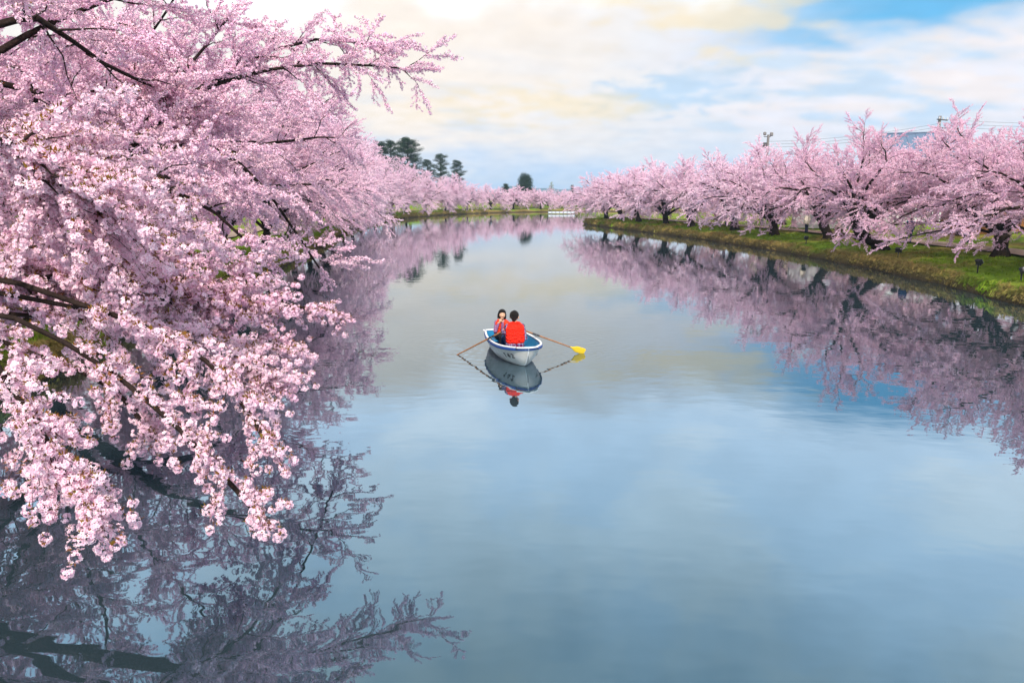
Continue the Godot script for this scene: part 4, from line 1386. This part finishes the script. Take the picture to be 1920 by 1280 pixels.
	for i in 4:
		var b0 := wl2 + Vector3(0.035, -0.01, -0.06) + Vector3(0.7, 0, -0.55) * 0.018 * (i - 1.5)
		var fl: float = [0.9, 1.05, 1.0, 0.8][i]
		lap.append(bone(b0, b0 + Vector3(0.028, 0.006, -0.034) * fl, 0.0095, 0.009, SKIN))
		lap.append(bone(b0 + Vector3(0.028, 0.006, -0.034) * fl, b0 + Vector3(0.046, -0.016, -0.050) * fl, 0.009, 0.0075, SKIN))
	lap.append(bone(wl2 + Vector3(0.035, 0.0, -0.02), wl2 + Vector3(0.072, 0.004, -0.028), 0.011, 0.009, SKIN))
	flesh(m2, lap, 0.0045, 0.008)
	part("body", m2.mesh(), skin_mat, wo)
	face(wo, wc, wb, 1.05, 0.010)
	put_on(wo, "hair", [bone(wc + wb * V.call(0, 0.045, 0.03), wc + wb * V.call(0, 0.04, 0.01), 0.108, 0.10, SKIN), bone(wc + wb * V.call(0.088, 0.0, 0.03), wc + wb * V.call(0.094, -0.085, 0.015), 0.036, 0.030, SKIN), bone(wc + wb * V.call(-0.088, 0.0, 0.03), wc + wb * V.call(-0.094, -0.085, 0.015), 0.036, 0.030, SKIN),
		bone(wc + wb * V.call(0, -0.02, 0.07), wc + wb * V.call(0, -0.10, 0.06), 0.08, 0.065, SKIN), bone(wc + wb * V.call(-0.05, 0.095, -0.058), wc + wb * V.call(0.05, 0.098, -0.056), 0.026, 0.026, SKIN)], 0.009, 0.025, hair_m)
	put_on(wo, "shirt", [bone(V.call(-0.065, 0.10, 0.0), V.call(-0.075, 0.43, -0.09), 0.118, 0.108, SKIN), bone(V.call(0.065, 0.10, 0.0), V.call(0.075, 0.43, -0.09), 0.118, 0.108, SKIN), bone(V.call(-0.13, 0.485, -0.10), V.call(0.13, 0.485, -0.10), 0.066, 0.066, SKIN),
		bone(s2r, er2, 0.054, 0.047, SKIN), bone(er2, er2.lerp(wr2, 0.9), 0.046, 0.034, SKIN), bone(s2l, el2, 0.054, 0.047, SKIN), bone(el2, el2.lerp(wl2, 0.9), 0.046, 0.034, SKIN)], 0.014, 0.035, stripe)
	put_on(wo, "life_vest", [bone(V.call(-0.105, 0.15, -0.075), V.call(-0.115, 0.46, -0.165), 0.090, 0.085, SKIN), bone(V.call(0.105, 0.15, -0.075), V.call(0.115, 0.46, -0.165), 0.090, 0.085, SKIN), bone(V.call(-0.09, 0.17, 0.04), V.call(-0.09, 0.46, -0.05), 0.095, 0.085, SKIN), bone(V.call(0.09, 0.17, 0.04), V.call(0.09, 0.46, -0.05), 0.095, 0.085, SKIN),
		bone(V.call(-0.11, 0.50, -0.10), V.call(-0.085, 0.54, -0.09), 0.06, 0.045, SKIN), bone(V.call(0.11, 0.50, -0.10), V.call(0.085, 0.54, -0.09), 0.06, 0.045, SKIN)], 0.014, 0.025, orange)
	put_on(wo, "trousers", [bone(wlegs[0][0], wlegs[0][1], 0.102, 0.074, SKIN), bone(wlegs[1][0], wlegs[1][1], 0.072, 0.058, SKIN), bone(wlegs[2][0], wlegs[2][1], 0.102, 0.074, SKIN), bone(wlegs[3][0], wlegs[3][1], 0.072, 0.058, SKIN), bone(V.call(-0.06, 0.10, 0.0), V.call(0.06, 0.10, 0.0), 0.12, 0.12, SKIN)], 0.018, 0.03, black)
	for sx in [-1.0, 1.0]:
		put_on(wo, "shoe", [bone(V.call(sx * 0.09, -0.145, -0.44), V.call(sx * 0.095, -0.15, -0.58), 0.044, 0.035, SKIN)], 0.012, 0.02, black)

func stroller(label: String, at: Vector3, turn: float, top_m: Material, leg_m: Material, hair_m: Material, sd: int) -> void:
	var o := thing("person", label, "person", at, turn, "people walking on the right bank")
	var V := func(x, y, z): return Vector3(x, y, z)
	var st := 0.12 if sd % 2 == 0 else 0.05
	var arms := []
	var legs := []
	for sx in [-1.0, 1.0]:
		arms.append_array([bone(V.call(sx * 0.19, 1.38, 0), V.call(sx * 0.24, 1.10, 0.03), 0.048, 0.040, SKIN), bone(V.call(sx * 0.24, 1.10, 0.03), V.call(sx * 0.22, 0.86, -0.08), 0.038, 0.026, SKIN)])
		legs.append_array([bone(V.call(sx * 0.09, 0.88, 0), V.call(sx * 0.10, 0.48, -sx * st), 0.088, 0.058, SKIN), bone(V.call(sx * 0.10, 0.48, -sx * st), V.call(sx * 0.10, 0.08, sx * st * -0.6 + 0.03), 0.055, 0.040, SKIN)])
	var torso := [bone(V.call(-0.07, 0.92, 0), V.call(-0.09, 1.32, 0), 0.11, 0.105, SKIN), bone(V.call(0.07, 0.92, 0), V.call(0.09, 1.32, 0), 0.11, 0.105, SKIN), bone(V.call(-0.15, 1.38, 0), V.call(0.15, 1.38, 0), 0.065, 0.065, SKIN)]
	var all := torso + arms + legs + [bone(V.call(0, 1.38, 0), V.call(0, 1.52, -0.01), 0.056, 0.052, SKIN)]
	var hc: Vector3 = V.call(0, 1.58, -0.015)
	var mb := MB.new()
	flesh(mb, all, 0.024, 0.04)
	flesh(mb, head_bones(hc, Basis.IDENTITY, 1.05), 0.014, 0.03)
	for sx in [-1.0, 1.0]:
		var w: Vector3 = V.call(sx * 0.22, 0.86, -0.08)
		var hb := [bone(w, w + Vector3(0, -0.07, -0.015), 0.024, 0.028, SKIN)]
		for i in 4:
			hb.append(bone(w + Vector3(0, -0.08, -0.04 + 0.018 * i), w + Vector3(-sx * 0.012, -0.155 + absf(i - 1.4) * 0.010, -0.05 + 0.018 * i), 0.0095, 0.0085, SKIN))
		hb.append(bone(w + Vector3(0, -0.03, -0.02), w + Vector3(-sx * 0.01, -0.085, -0.06), 0.012, 0.009, SKIN))
		flesh(mb, hb, 0.007, 0.008)
	part("body", mb.mesh(), skin_mat, o)
	put_on(o, "hair", [bone(hc + V.call(0, 0.045, 0.025), hc + V.call(0, 0.035, 0.0), 0.105, 0.098, SKIN), bone(hc + V.call(0, -0.02, 0.06), hc + V.call(0, -0.07, 0.055), 0.06, 0.05, SKIN)], 0.014, 0.03, hair_m)
	var coat := []
	for q in torso + arms:
		coat.append(bone(q[0], q[1], q[2] + 0.024, q[3] + 0.018, SKIN))
	coat.append(bone(V.call(-0.06, 0.80, 0), V.call(0.06, 0.80, 0), 0.14, 0.14, SKIN))
	put_on(o, "coat", coat, 0.024, 0.04, top_m)
	var tr := []
	for q in legs:
		tr.append(bone(q[0], q[1], q[2] + 0.014, q[3] + 0.018, SKIN))
	put_on(o, "trousers", tr, 0.024, 0.03, leg_m)
	for sx in [-1.0, 1.0]:
		put_on(o, "shoe", [bone(V.call(sx * 0.10, 0.05, sx * st * -0.6 + 0.05), V.call(sx * 0.10, 0.04, sx * st * -0.6 - 0.13), 0.048, 0.04, SKIN)], 0.016, 0.02, leg_m)

# ---------------------------------------------------------------- other trees
func clump(sd: int, n: int, r: Vector3, size: float, dark: Color, light: Color) -> ArrayMesh:
	var g := RandomNumberGenerator.new()
	g.seed = sd
	var mb := MB.new()
	for i in n:
		var d := Vector3(g.randfn(), g.randfn(), g.randfn()).normalized()
		var p := d * r * pow(g.randf(), 0.4)
		var a := Vector3(g.randfn(), g.randfn(), g.randfn()).normalized() * size
		var b := Vector3(g.randfn(), g.randfn(), g.randfn()).normalized() * size * 0.6
		var c := dark.lerp(light, g.randf())
		mb.tri(p - a, p + b, p + a + d * size * 0.6, c, c, c)
	return mb.mesh()

var leaf_m: StandardMaterial3D

func evergreen(called: String, label: String, at: Vector3, ht: float, wide: float, kind: String, sd: int, group := "") -> void:
	var g := RandomNumberGenerator.new()
	g.seed = sd
	var o := thing(called, label, "tree", at, 0.0, group)
	var tk := MB.new()
	var bend := Vector3(g.randf_range(-.05, .05), 0, g.randf_range(-.05, .05)) * ht
	tk.tube(PackedVector3Array([Vector3(0, -0.3, 0), Vector3(0, ht * 0.3, 0) + bend * 0.6, Vector3(0, ht * 0.65, 0) + bend, Vector3(0, ht * 0.97, 0) + bend * 0.8]), PackedFloat32Array([ht * 0.022, ht * 0.018, ht * 0.012, ht * 0.003]), 7, Color(0.07, 0.05, 0.04))
	var where := []
	var cols := []
	var bm := MB.new()
	var layers := int(ht * 2.4) if kind == "pine" else int(ht * 3.2)
	for i in layers:
		var t := (i + g.randf()) / layers
		var y := ht * (lerpf(0.34, 0.99, t) if kind == "pine" else lerpf(0.12, 0.99, t))
		var shape := (0.35 + 0.65 * sin(PI * clampf(1.0 - t, 0.06, 0.80))) * g.randf_range(0.55, 1.1) if kind == "pine" else pow(1.0 - t, 0.62) * g.randf_range(0.75, 1.1) + 0.05
		if kind == "poplar":
			shape = (0.25 + sin(PI * clampf(1.0 - t, 0.05, 0.9)) * 0.75) * g.randf_range(0.6, 1.1)
		var a := i * 2.4 + g.randf_range(-.4, .4)
		var l := wide * shape
		var d := Vector3(cos(a), g.randf_range(0.05, 0.25) if kind != "cone" else -0.12, sin(a))
		var r := Vector3(0, y, 0) + bend * 0.9 + d * l
		bm.tube(PackedVector3Array([Vector3(0, y - 0.3, 0) + bend * 0.9, r]), PackedFloat32Array([ht * 0.005, 0.02]), 4, Color(0.06, 0.045, 0.035))
		var cnt := 5 if kind == "pine" else 4
		for q in cnt:
			var f := lerpf(0.35, 1.0, (q + g.randf() * 0.6) / cnt)
			var sc := (wide * 0.25 if kind == "pine" else wide * 0.30) * g.randf_range(0.7, 1.15)
			var bs := Basis(Vector3.UP, g.randf() * TAU).scaled(Vector3(sc, sc * (0.55 if kind == "pine" else 0.8), sc))
			where.append(Transform3D(bs, (Vector3(0, y, 0) + bend * 0.9).lerp(r, f) + Vector3(g.randf_range(-.3, .3), g.randf_range(0, .3), g.randf_range(-.3, .3)) * wide * 0.2))
			cols.append(Color.WHITE * g.randf_range(0.75, 1.1))
	part("trunk", tk.mesh(), bark, o)
	part("branches", bm.mesh(), bark, o, "stuff")
	var cm: ArrayMesh
	if kind == "poplar":
		cm = clump(sd, 70, Vector3.ONE, 0.16, Color(0.20, 0.22, 0.04), Color(0.34, 0.33, 0.08))
	elif kind == "bare":
		cm = clump(sd, 60, Vector3.ONE, 0.13, Color(0.10, 0.07, 0.075), Color(0.20, 0.13, 0.14))
	else:
		cm = clump(sd, 130, Vector3.ONE, 0.17, Color(0.012, 0.030, 0.014), Color(0.040, 0.072, 0.026))
	scatter("crown", cm, leaf_m, where, cols, o)

func build_far_trees() -> void:
	leaf_m = mat_vertex(0.85, 0.2, 0.2)
	var z := -222.0
	var list := [[-44.0, 16.5, 4.0], [-40.5, 19.8, 4.4], [-36.5, 19.8, 4.0], [-32.5, 21.0, 5.6], [-26.0, 14.5, 3.2], [-22.0, 15.8, 3.6], [-17.0, 14.3, 3.4]]
	var words := ["leftmost pine rising behind the left cherry trees", "tall slim pine second from left above the blossom", "thin pine just left of the tallest pine", "tallest and broadest dark pine above the left cherry trees", "low pine just right of the tallest pine", "open crowned pine second from right of the pine group", "rightmost pine of the dark group above the blossom"]
	for i in list.size():
		evergreen("pine_tree", words[i], Vector3(list[i][0], 1.3, z + (i % 3) * 4.0), list[i][1], list[i][2], "pine", 300 + i, "dark pines above the left bank")
	evergreen("conifer_tree", "broad dark conifer standing alone at the far end of the moat", Vector3(5.3, 1.3, -272), 11.4, 5.6, "cone", 320)
	evergreen("conifer_tree", "small dark conifer beside the yellow green tree in the distance", Vector3(14.8, 1.3, -292), 5.6, 1.3, "cone", 321)
	evergreen("conifer_tree", "dark conifer just left of the right bank's last blossom", Vector3(25.5, 1.3, -296), 8.4, 2.0, "cone", 322)
	evergreen("conifer_tree", "low dark conifer peeping over the blossom left of the lone conifer", Vector3(-3.0, 1.3, -290), 8.5, 3.0, "cone", 323)
	evergreen("poplar_tree", "slim tree with fresh yellow green leaves in the distance", Vector3(17.2, 1.3, -300), 9.5, 1.5, "poplar", 324)
	for i in 7:
		evergreen("bare_tree", ["leafless purplish tree right beside the lone conifer", "second leafless purplish tree right of the lone conifer", "leafless tree between the conifers far away", "leafless tree left of the yellow green tree", "leafless tree right of the yellow green tree", "leafless tree close to the right bank's blossom far away", "leafless tree left of the lone conifer"][i],
			Vector3([8.6, 10.6, 12.6, 15.5, 20.5, 23.0, 0.5][i], 1.3, -305.0 - 9.0 * (i % 3)), [7.2, 6.6, 6.0, 5.2, 5.6, 5.4, 6.6][i], 1.9, "bare", 330 + i, "leafless trees far away")

# ---------------------------------------------------------------- things on the right bank
func pole(label: String, at: Vector3, ht: float, fitted: bool, cross: bool) -> void:
	var o := thing("utility_pole", label, "utility pole", at, 0.0, "utility poles behind the right bank")
	var grey := mat_plain(0.20, 0.19, 0.19, 0.8, 0.3)
	var dark := mat_plain(0.07, 0.07, 0.08, 0.6, 0.4)
	var mb := MB.new()
	mb.tube(PackedVector3Array([Vector3(0, -0.2, 0), Vector3(0, ht, 0)]), PackedFloat32Array([0.19, 0.13]), 12, Color.WHITE)
	mb.cap(Vector3(0, ht, 0), Vector3.UP, 12, 12, Color.WHITE)
	part("post", mb.mesh(), grey, o)
	if cross:
		for k in 2:
			part("crossarm", bars([[Vector3(0.25, ht - 0.35 - 0.75 * k, 0), Vector3(1.7 - 0.3 * k, 0.1, 0.1), Basis(Vector3.UP, 0.5), 0.01]]).mesh(), dark, o)
		for k in 3:
			var ins := MB.new()
			var p := Basis(Vector3.UP, 0.5) * Vector3(-0.5 + 0.65 * k, 0, 0) + Vector3(0.25, ht - 0.28, 0)
			ins.tube(PackedVector3Array([p, p + Vector3(0, 0.08, 0), p + Vector3(0, 0.2, 0)]), PackedFloat32Array([0.05, 0.07, 0.03]), 8, Color.WHITE)
			part("insulator", ins.mesh(), mat_plain(0.6, 0.6, 0.62, 0.3), o)
	if fitted:
		part("equipment_box", bars([[Vector3(-0.34, ht - 1.1, 0.05), Vector3(0.36, 0.55, 0.36), Basis.IDENTITY, 0.03]]).mesh(), dark, o)
		for k in 3:
			part("bracket", bars([[Vector3(-0.12, ht - 0.2 - 1.05 * k, 0), Vector3(0.75, 0.07, 0.07), Basis(Vector3.UP, 0.4 * k), 0.01]]).mesh(), dark, o)
		part("loudspeaker", bars([[Vector3(0.30, ht + 0.05, 0.1), Vector3(0.34, 0.40, 0.30), Basis(Vector3.UP, 0.5), 0.08]]).mesh(), grey, o)
		part("loudspeaker", bars([[Vector3(-0.42, ht + 0.12, 0.05), Vector3(0.30, 0.36, 0.30), Basis(Vector3.UP, -0.6), 0.08]]).mesh(), grey, o)

func wire(a: Vector3, b: Vector3, sag: float, label: String) -> void:
	var mb := MB.new()
	var p := PackedVector3Array()
	var r := PackedFloat32Array()
	for i in 25:
		var t := i / 24.0
		p.push_back(a.lerp(b, t) - Vector3(0, sag * 4.0 * t * (1.0 - t), 0)); r.push_back(0.011)
	mb.tube(p, r, 4, Color.WHITE)
	tag(part("overhead_wire", mb.mesh(), mat_plain(0.05, 0.05, 0.05), self), label, "wire", "overhead wires above the right bank")

func build_right_bank() -> void:
	var hair_m := mat_plain(0.015, 0.011, 0.010, 0.5)
	var navy := mat_plain(0.012, 0.022, 0.075, 0.85, 0.2)
	var denim := mat_plain(0.03, 0.045, 0.09, 0.9, 0.2)
	var redc := mat_plain(0.45, 0.02, 0.02, 0.85, 0.2)
	var pale := mat_plain(0.55, 0.50, 0.45, 0.85, 0.2)
	stroller("person in navy standing on the far part of the right path", Vector3(24.4, 1.16, -79.0), 0.9, navy, navy, hair_m, 2)
	stroller("person in dark blue walking between the dark cherry trunks", Vector3(27.2, 1.16, -47.2), -0.7, mat_plain(0.010, 0.035, 0.11, 0.85, 0.2), denim, hair_m, 3)
	stroller("person in a red coat by the nearer brown stall", Vector3(31.0, 1.16, -47.0), 2.2, redc, denim, hair_m, 4)
	stroller("person in a pale coat beyond the leaning trunk", Vector3(26.0, 1.16, -61.0), 0.2, pale, denim, hair_m, 5)
	# two wooden stalls behind the path
	for i in 2:
		var at: Vector3 = [Vector3(36.6, 1.2, -55.5), Vector3(42.2, 1.2, -57.0)][i]
		var o := thing("stall", ["brown wooden stall with pale lettering strip, between two dark trunks", "brown wooden stall at the right edge, half hidden by trunks"][i], "stall", at, -0.45, "brown stalls behind the right path")
		var tan_m := mat_plain([0.44, 0.42][i], [0.21, 0.19][i], [0.08, 0.07][i], 0.8, 0.3)
		tan_m.albedo_texture = noise_tex(256, 0.02, Color(0.7, 0.68, 0.66), Color(1, 1, 1), 61 + i, 4)
		tan_m.uv1_triplanar = true
		tan_m.uv1_scale = Vector3(2.5, 0.4, 2.5)
		var dk := mat_plain(0.10, 0.055, 0.03, 0.8, 0.3)
		part("wall", bars([[Vector3(0, 1.15, 0), Vector3(3.6, 2.3, 2.4)]]).mesh(), dk, o)
		for k in 12:
			part("plank", bars([[Vector3(-1.65 + 0.3 * k, 1.15, 1.215), Vector3(0.285, 2.26, 0.026), Basis.IDENTITY, 0.006]]).mesh(), tan_m, o)
		for k in 8:
			part("plank", bars([[Vector3(-1.815, 1.15, -1.05 + 0.3 * k), Vector3(0.026, 2.26, 0.285), Basis.IDENTITY, 0.006]]).mesh(), tan_m, o)
		part("corner_post", bars([[Vector3(1.81, 1.15, 1.21), Vector3(0.14, 2.32, 0.14), Basis.IDENTITY, 0.01]]).mesh(), dk, o)
		part("corner_post", bars([[Vector3(-1.83, 1.15, 1.23), Vector3(0.12, 2.32, 0.12), Basis.IDENTITY, 0.01]]).mesh(), dk, o)
		part("roof", bars([[Vector3(0, 2.42, 0.1), Vector3(4.2, 0.10, 3.2), Basis(Vector3.RIGHT, 0.10), 0.02]]).mesh(), mat_plain(0.30, 0.29, 0.30, 0.7), o)
		if i == 0:
			part("sign_strip", bars([[Vector3(-0.5, 1.55, 1.234), Vector3(1.1, 0.16, 0.012), Basis.IDENTITY, 0.003]]).mesh(), mat_plain(0.62, 0.50, 0.38, 0.8), o)
	# pale tent wall and the low rail before it
	var tw := thing("tent", "pale grey tent wall behind the low rail", "tent", Vector3(31.5, 1.3, -66.0), -0.5)
	part("side_wall", bars([[Vector3(0, 1.2, 0), Vector3(9.0, 2.4, 0.05)]]).mesh(), mat_plain(0.52, 0.51, 0.54, 0.9, 0.2), tw)
	part("roof", bars([[Vector3(0, 2.75, -1.6), Vector3(9.2, 0.06, 3.4), Basis(Vector3.RIGHT, 0.22)]]).mesh(), mat_plain(0.62, 0.61, 0.63, 0.9, 0.2), tw)
	for k in 4:
		part("pole", bars([[Vector3(-4.4 + 2.93 * k, 1.25, 0.06), Vector3(0.06, 2.5, 0.06)]]).mesh(), mat_plain(0.3, 0.3, 0.31, 0.4, 0.5, 0.8), tw)
	var fence := thing("low_fence", "low dark wooden rail fence beside the right path", "fence", Vector3(27.6, 1.12, -58.0), 1.2)
	var fm := mat_plain(0.10, 0.075, 0.05, 0.9, 0.2)
	for k in 9:
		part("post", bars([[Vector3(-6.0 + 1.5 * k, 0.26, 0), Vector3(0.09, 0.56, 0.09), Basis.IDENTITY, 0.01]]).mesh(), fm, fence)
	for k in 2:
		part("rail", bars([[Vector3(0, 0.20 + 0.24 * k, 0.06), Vector3(12.4, 0.07, 0.04), Basis.IDENTITY, 0.01]]).mesh(), fm, fence)
	# floodlights on the grass
	var fl := [Vector3(18.9, 0.0, -27.9), Vector3(19.4, 0.0, -32.4), Vector3(20.6, 0.0, -39.9), Vector3(20.2, 0.0, -52.0)]
	var fw := ["nearest small black floodlight on the grass of the right bank", "second small black floodlight on the grass, below drooping blossom", "third small black floodlight on the right bank grass", "farthest small black floodlight on the right bank grass"]
	var bk := mat_plain(0.02, 0.02, 0.022, 0.5, 0.4)
	for i in fl.size():
		var at := on_bank(right_line, -1.0, fl[i].z, 1.1)
		var o := thing("floodlight", fw[i], "floodlight", at, 0.6 + i, "floodlights on the right bank")
		part("stake", bars([[Vector3(0, 0.20, 0), Vector3(0.05, 0.5, 0.05), Basis.IDENTITY, 0.008]]).mesh(), bk, o)
		part("housing", bars([[Vector3(0, 0.50, 0.02), Vector3(0.34, 0.24, 0.16), Basis(Vector3.RIGHT, -0.5), 0.03]]).mesh(), bk, o)
		part("lens", bars([[Vector3(0, 0.545, 0.095), Vector3(0.28, 0.18, 0.02), Basis(Vector3.RIGHT, -0.5), 0.005]]).mesh(), mat_plain(0.25, 0.27, 0.3, 0.15), o)
		part("bracket", bars([[Vector3(0, 0.36, 0), Vector3(0.38, 0.05, 0.04), Basis.IDENTITY, 0.008]]).mesh(), bk, o)
	# poles, wires
	pole("tall utility pole with loudspeakers and boxes rising above the right blossom", Vector3(28.0, 1.3, -77.5), 9.6, true, false)
	pole("utility pole with cross arms standing before the blue grey roof", Vector3(41.4, 1.3, -69.0), 10.6, false, true)
	pole("distant plain pole left above the right bank blossom", Vector3(22.6, 1.3, -121.0), 8.4, false, false)
	pole("distant pole with a small cross arm above the right bank blossom", Vector3(33.5, 1.3, -131.0), 7.9, false, true)
	for k in 3:
		wire(Vector3(41.4 + 0.4 * k, 11.6 - 0.35 * k, -69.0), Vector3(78, 13.4 - 0.35 * k, -84.0), 0.5, ["topmost wire from the pole at the roof to the right", "middle wire from the pole at the roof to the right", "lowest wire from the pole at the roof to the right"][k])
		wire(Vector3(28.0, 10.2 - 0.3 * k, -77.5), Vector3(41.4, 11.2 - 0.3 * k, -69.0), 0.35, ["topmost wire between the two nearer poles", "middle wire between the two nearer poles", "lowest wire between the two nearer poles"][k])
	# a house with a blue grey roof
	house(Vector3(46.0, 1.3, -80.0), "house whose blue grey roof peeps over the right blossom", Vector3(7.0, 6.5, 9.0), 3.4, mat_plain(0.10, 0.15, 0.24, 0.5), mat_plain(0.50, 0.50, 0.52, 0.9), -0.25)
	house(Vector3(47.0, 1.3, -118.0), "small far building with a tan top above the right blossom", Vector3(9.0, 7.2, 8.0), 0.6, mat_plain(0.30, 0.24, 0.20, 0.8), mat_plain(0.40, 0.30, 0.24, 0.9), 0.2)
	# white barrier across the far end of the water
	var wb := thing("barrier", "low white barrier across the far end of the moat", "barrier", Vector3(13.2, 0.0, -186.0), 0.0)
	var wm := mat_plain(0.50, 0.53, 0.58, 0.7)
	for k in 7:
		part("panel", bars([[Vector3(-3.0 + 1.02 * k, 0.45, 0), Vector3(0.86, 0.48, 0.06), Basis.IDENTITY, 0.01]]).mesh(), wm, wb)
	for k in 8:
		part("post", bars([[Vector3(-3.5 + 1.02 * k, 0.3, -0.08), Vector3(0.1, 1.2, 0.1), Basis.IDENTITY, 0.01]]).mesh(), mat_plain(0.10, 0.12, 0.18, 0.7), wb)

func house(at: Vector3, label: String, size: Vector3, rise: float, roof_m: Material, wall_m: Material, turn: float) -> void:
	var o := thing("house", label, "house", at, turn)
	part("wall", bars([[Vector3(0, size.y * 0.5, 0), size]]).mesh(), wall_m, o)
	var gb := MB.new()
	for s in [-1.0, 1.0]:
		var k := gb.v.size()
		for q in [Vector3(s * size.x * 0.5, size.y, -size.z * 0.5), Vector3(s * size.x * 0.5, size.y, size.z * 0.5), Vector3(s * size.x * 0.5, size.y + rise, 0)]:
			gb.v.push_back(q); gb.n.push_back(Vector3(s, 0, 0))
		gb.ix.append_array(PackedInt32Array([k, k + 1, k + 2]))
	part("gable", gb.mesh(), wall_m, o)
	var ang := atan2(rise, size.z * 0.5)
	var slope := sqrt(rise * rise + size.z * size.z * 0.25) + 0.5
	for s in [-1.0, 1.0]:
		var b := Basis(Vector3.RIGHT, s * ang)
		var mid: Vector3 = Vector3(0, size.y + rise + 0.08, 0) + b * Vector3(0, 0, s * slope * 0.5)
		var rf := part("roof", bars([[mid, Vector3(size.x + 1.0, 0.12, slope), b, 0.02]]).mesh(), roof_m, o)
		# rolls between the courses of metal sheet
		var n := int(size.x / 0.9)
		for k in n + 1:
			part("roof_seam", bars([[mid + b * Vector3(-size.x * 0.5 + size.x * k / n, 0.075, 0), Vector3(0.09, 0.05, slope - 0.04), b, 0.01]]).mesh(), roof_m, rf)
	part("ridge", bars([[Vector3(0, size.y + rise + 0.14, 0), Vector3(size.x + 1.0, 0.16, 0.3), Basis.IDENTITY, 0.04]]).mesh(), roof_m, o)
	var glass := mat_plain(0.03, 0.04, 0.05, 0.1)
	var fr := mat_plain(0.55, 0.55, 0.56, 0.6)
	for f in 2:
		for k in 4:
			var c := Vector3(-size.x * 0.36 + size.x * 0.24 * k, 1.6 + 2.7 * f, size.z * 0.5)
			var w := part("window", bars([[c + Vector3(0, 0.64, 0.03), Vector3(1.5, 0.07, 0.08)], [c + Vector3(0, -0.64, 0.03), Vector3(1.5, 0.07, 0.08)], [c + Vector3(-0.71, 0, 0.03), Vector3(0.07, 1.2, 0.08)], [c + Vector3(0.71, 0, 0.03), Vector3(0.07, 1.2, 0.08)], [c + Vector3(0, 0, 0.03), Vector3(0.06, 1.2, 0.07)]]).mesh(), fr, o)
			part("pane", bars([[c + Vector3(0, 0, 0.012), Vector3(1.36, 1.2, 0.02)]]).mesh(), glass, w)

func build_grass() -> void:
	var gm := mat_vertex(0.9, 0.2, 0.35)
	var g := RandomNumberGenerator.new()
	g.seed = 909
	var tufts := []
	for v in 4:
		var mb := MB.new()
		for i in 16:
			var a := g.randf() * TAU
			var p := Vector3(g.randf_range(-.12, .12), 0, g.randf_range(-.12, .12))
			var h := g.randf_range(0.08, 0.2)
			var w := Vector3(-sin(a), 0, cos(a)) * 0.012
			var lean := Vector3(cos(a), 0, sin(a)) * h * g.randf_range(0.2, 0.8)
			var mid := p + lean * 0.4 + Vector3(0, h * 0.65, 0)
			var tip := p + lean + Vector3(0, h * (1.0 if g.randf() < 0.6 else 0.75), 0)
			var c := Color(1, 1, 1) * g.randf_range(0.65, 1.0)
			mb.tri(p - w, p + w, mid + w * 0.8, c, c, c)
			mb.tri(p - w, mid + w * 0.8, mid - w * 0.8, c, c, c)
			mb.tri(mid - w * 0.8, mid + w * 0.8, tip, c, c, c)
		tufts.append(mb.mesh())
	var patch := FastNoiseLite.new(); patch.seed = 77; patch.frequency = 0.16; patch.fractal_octaves = 4
	for side in [[right_line, -1.0, -115.0, 8.0, 4.6], [left_line, 1.0, -200.0, 0.0, 3.0]]:
		var where := [[], [], [], []]
		var cols := [[], [], [], []]
		var line: PackedVector2Array = side[0]
		for i in line.size() - 1:
			if line[i].y < side[2] or line[i].y > side[3] - 10.0 or line[i].x > 60.0:
				continue
			var dist := -line[i].y
			var t: Vector2 = (line[mini(i + 3, line.size() - 1)] - line[maxi(i - 3, 0)]).normalized()
			var n: Vector2 = t.orthogonal() * side[1]
			var m := int(clampf(2600.0 / maxf(dist, 20.0), 14.0, 90.0))
			for q in m:
				var edge := q < m * 0.38
				var off: float = g.randf_range(0.0, 0.42) if edge else 0.3 + pow(g.randf(), 0.8) * side[4]
				var p: Vector2 = line[i].lerp(line[i + 1], g.randf()) + n * off
				var pn := patch.get_noise_2d(p.x, p.y)
				var v := g.randi() % 4
				var sc := g.randf_range(0.8, 1.5) * (1.25 if edge else 0.75) * clampf(dist / 60.0, 0.9, 2.0)
				var b := Basis(Vector3.UP, g.randf() * TAU).scaled(Vector3(sc, sc, sc))
				if edge:
					# dead blades hang over the bank towards the water
					b = Basis(Vector3(n.y, 0, -n.x).normalized(), -g.randf_range(0.3, 1.6) * -1.0) * b
				where[v].append(Transform3D(b, Vector3(p.x, bank_height(off) + (pn * 0.10 if off > 0.1 else 0.0) - 0.02, p.y)))
				var green := Color(0.25, 0.40, 0.03)
				var dry := Color(0.46, 0.33, 0.12)
				cols[v].append(green.lerp(dry, clampf(smoothstep(-0.1, 0.5, pn + (0.5 if edge else -0.1)) + g.randf_range(-.15, .15), 0, 1)) * g.randf_range(0.8, 1.1))
		for v in 4:
			scatter("grass", tufts[v], gm, where[v], cols[v], self)

func _ready() -> void:
	build_light()
	build_land()
	build_water()
	build_hills()
	build_trees()
	build_far_trees()
	build_right_bank()
	build_grass()
	build_boat()
	print("sprays ", spray_total)
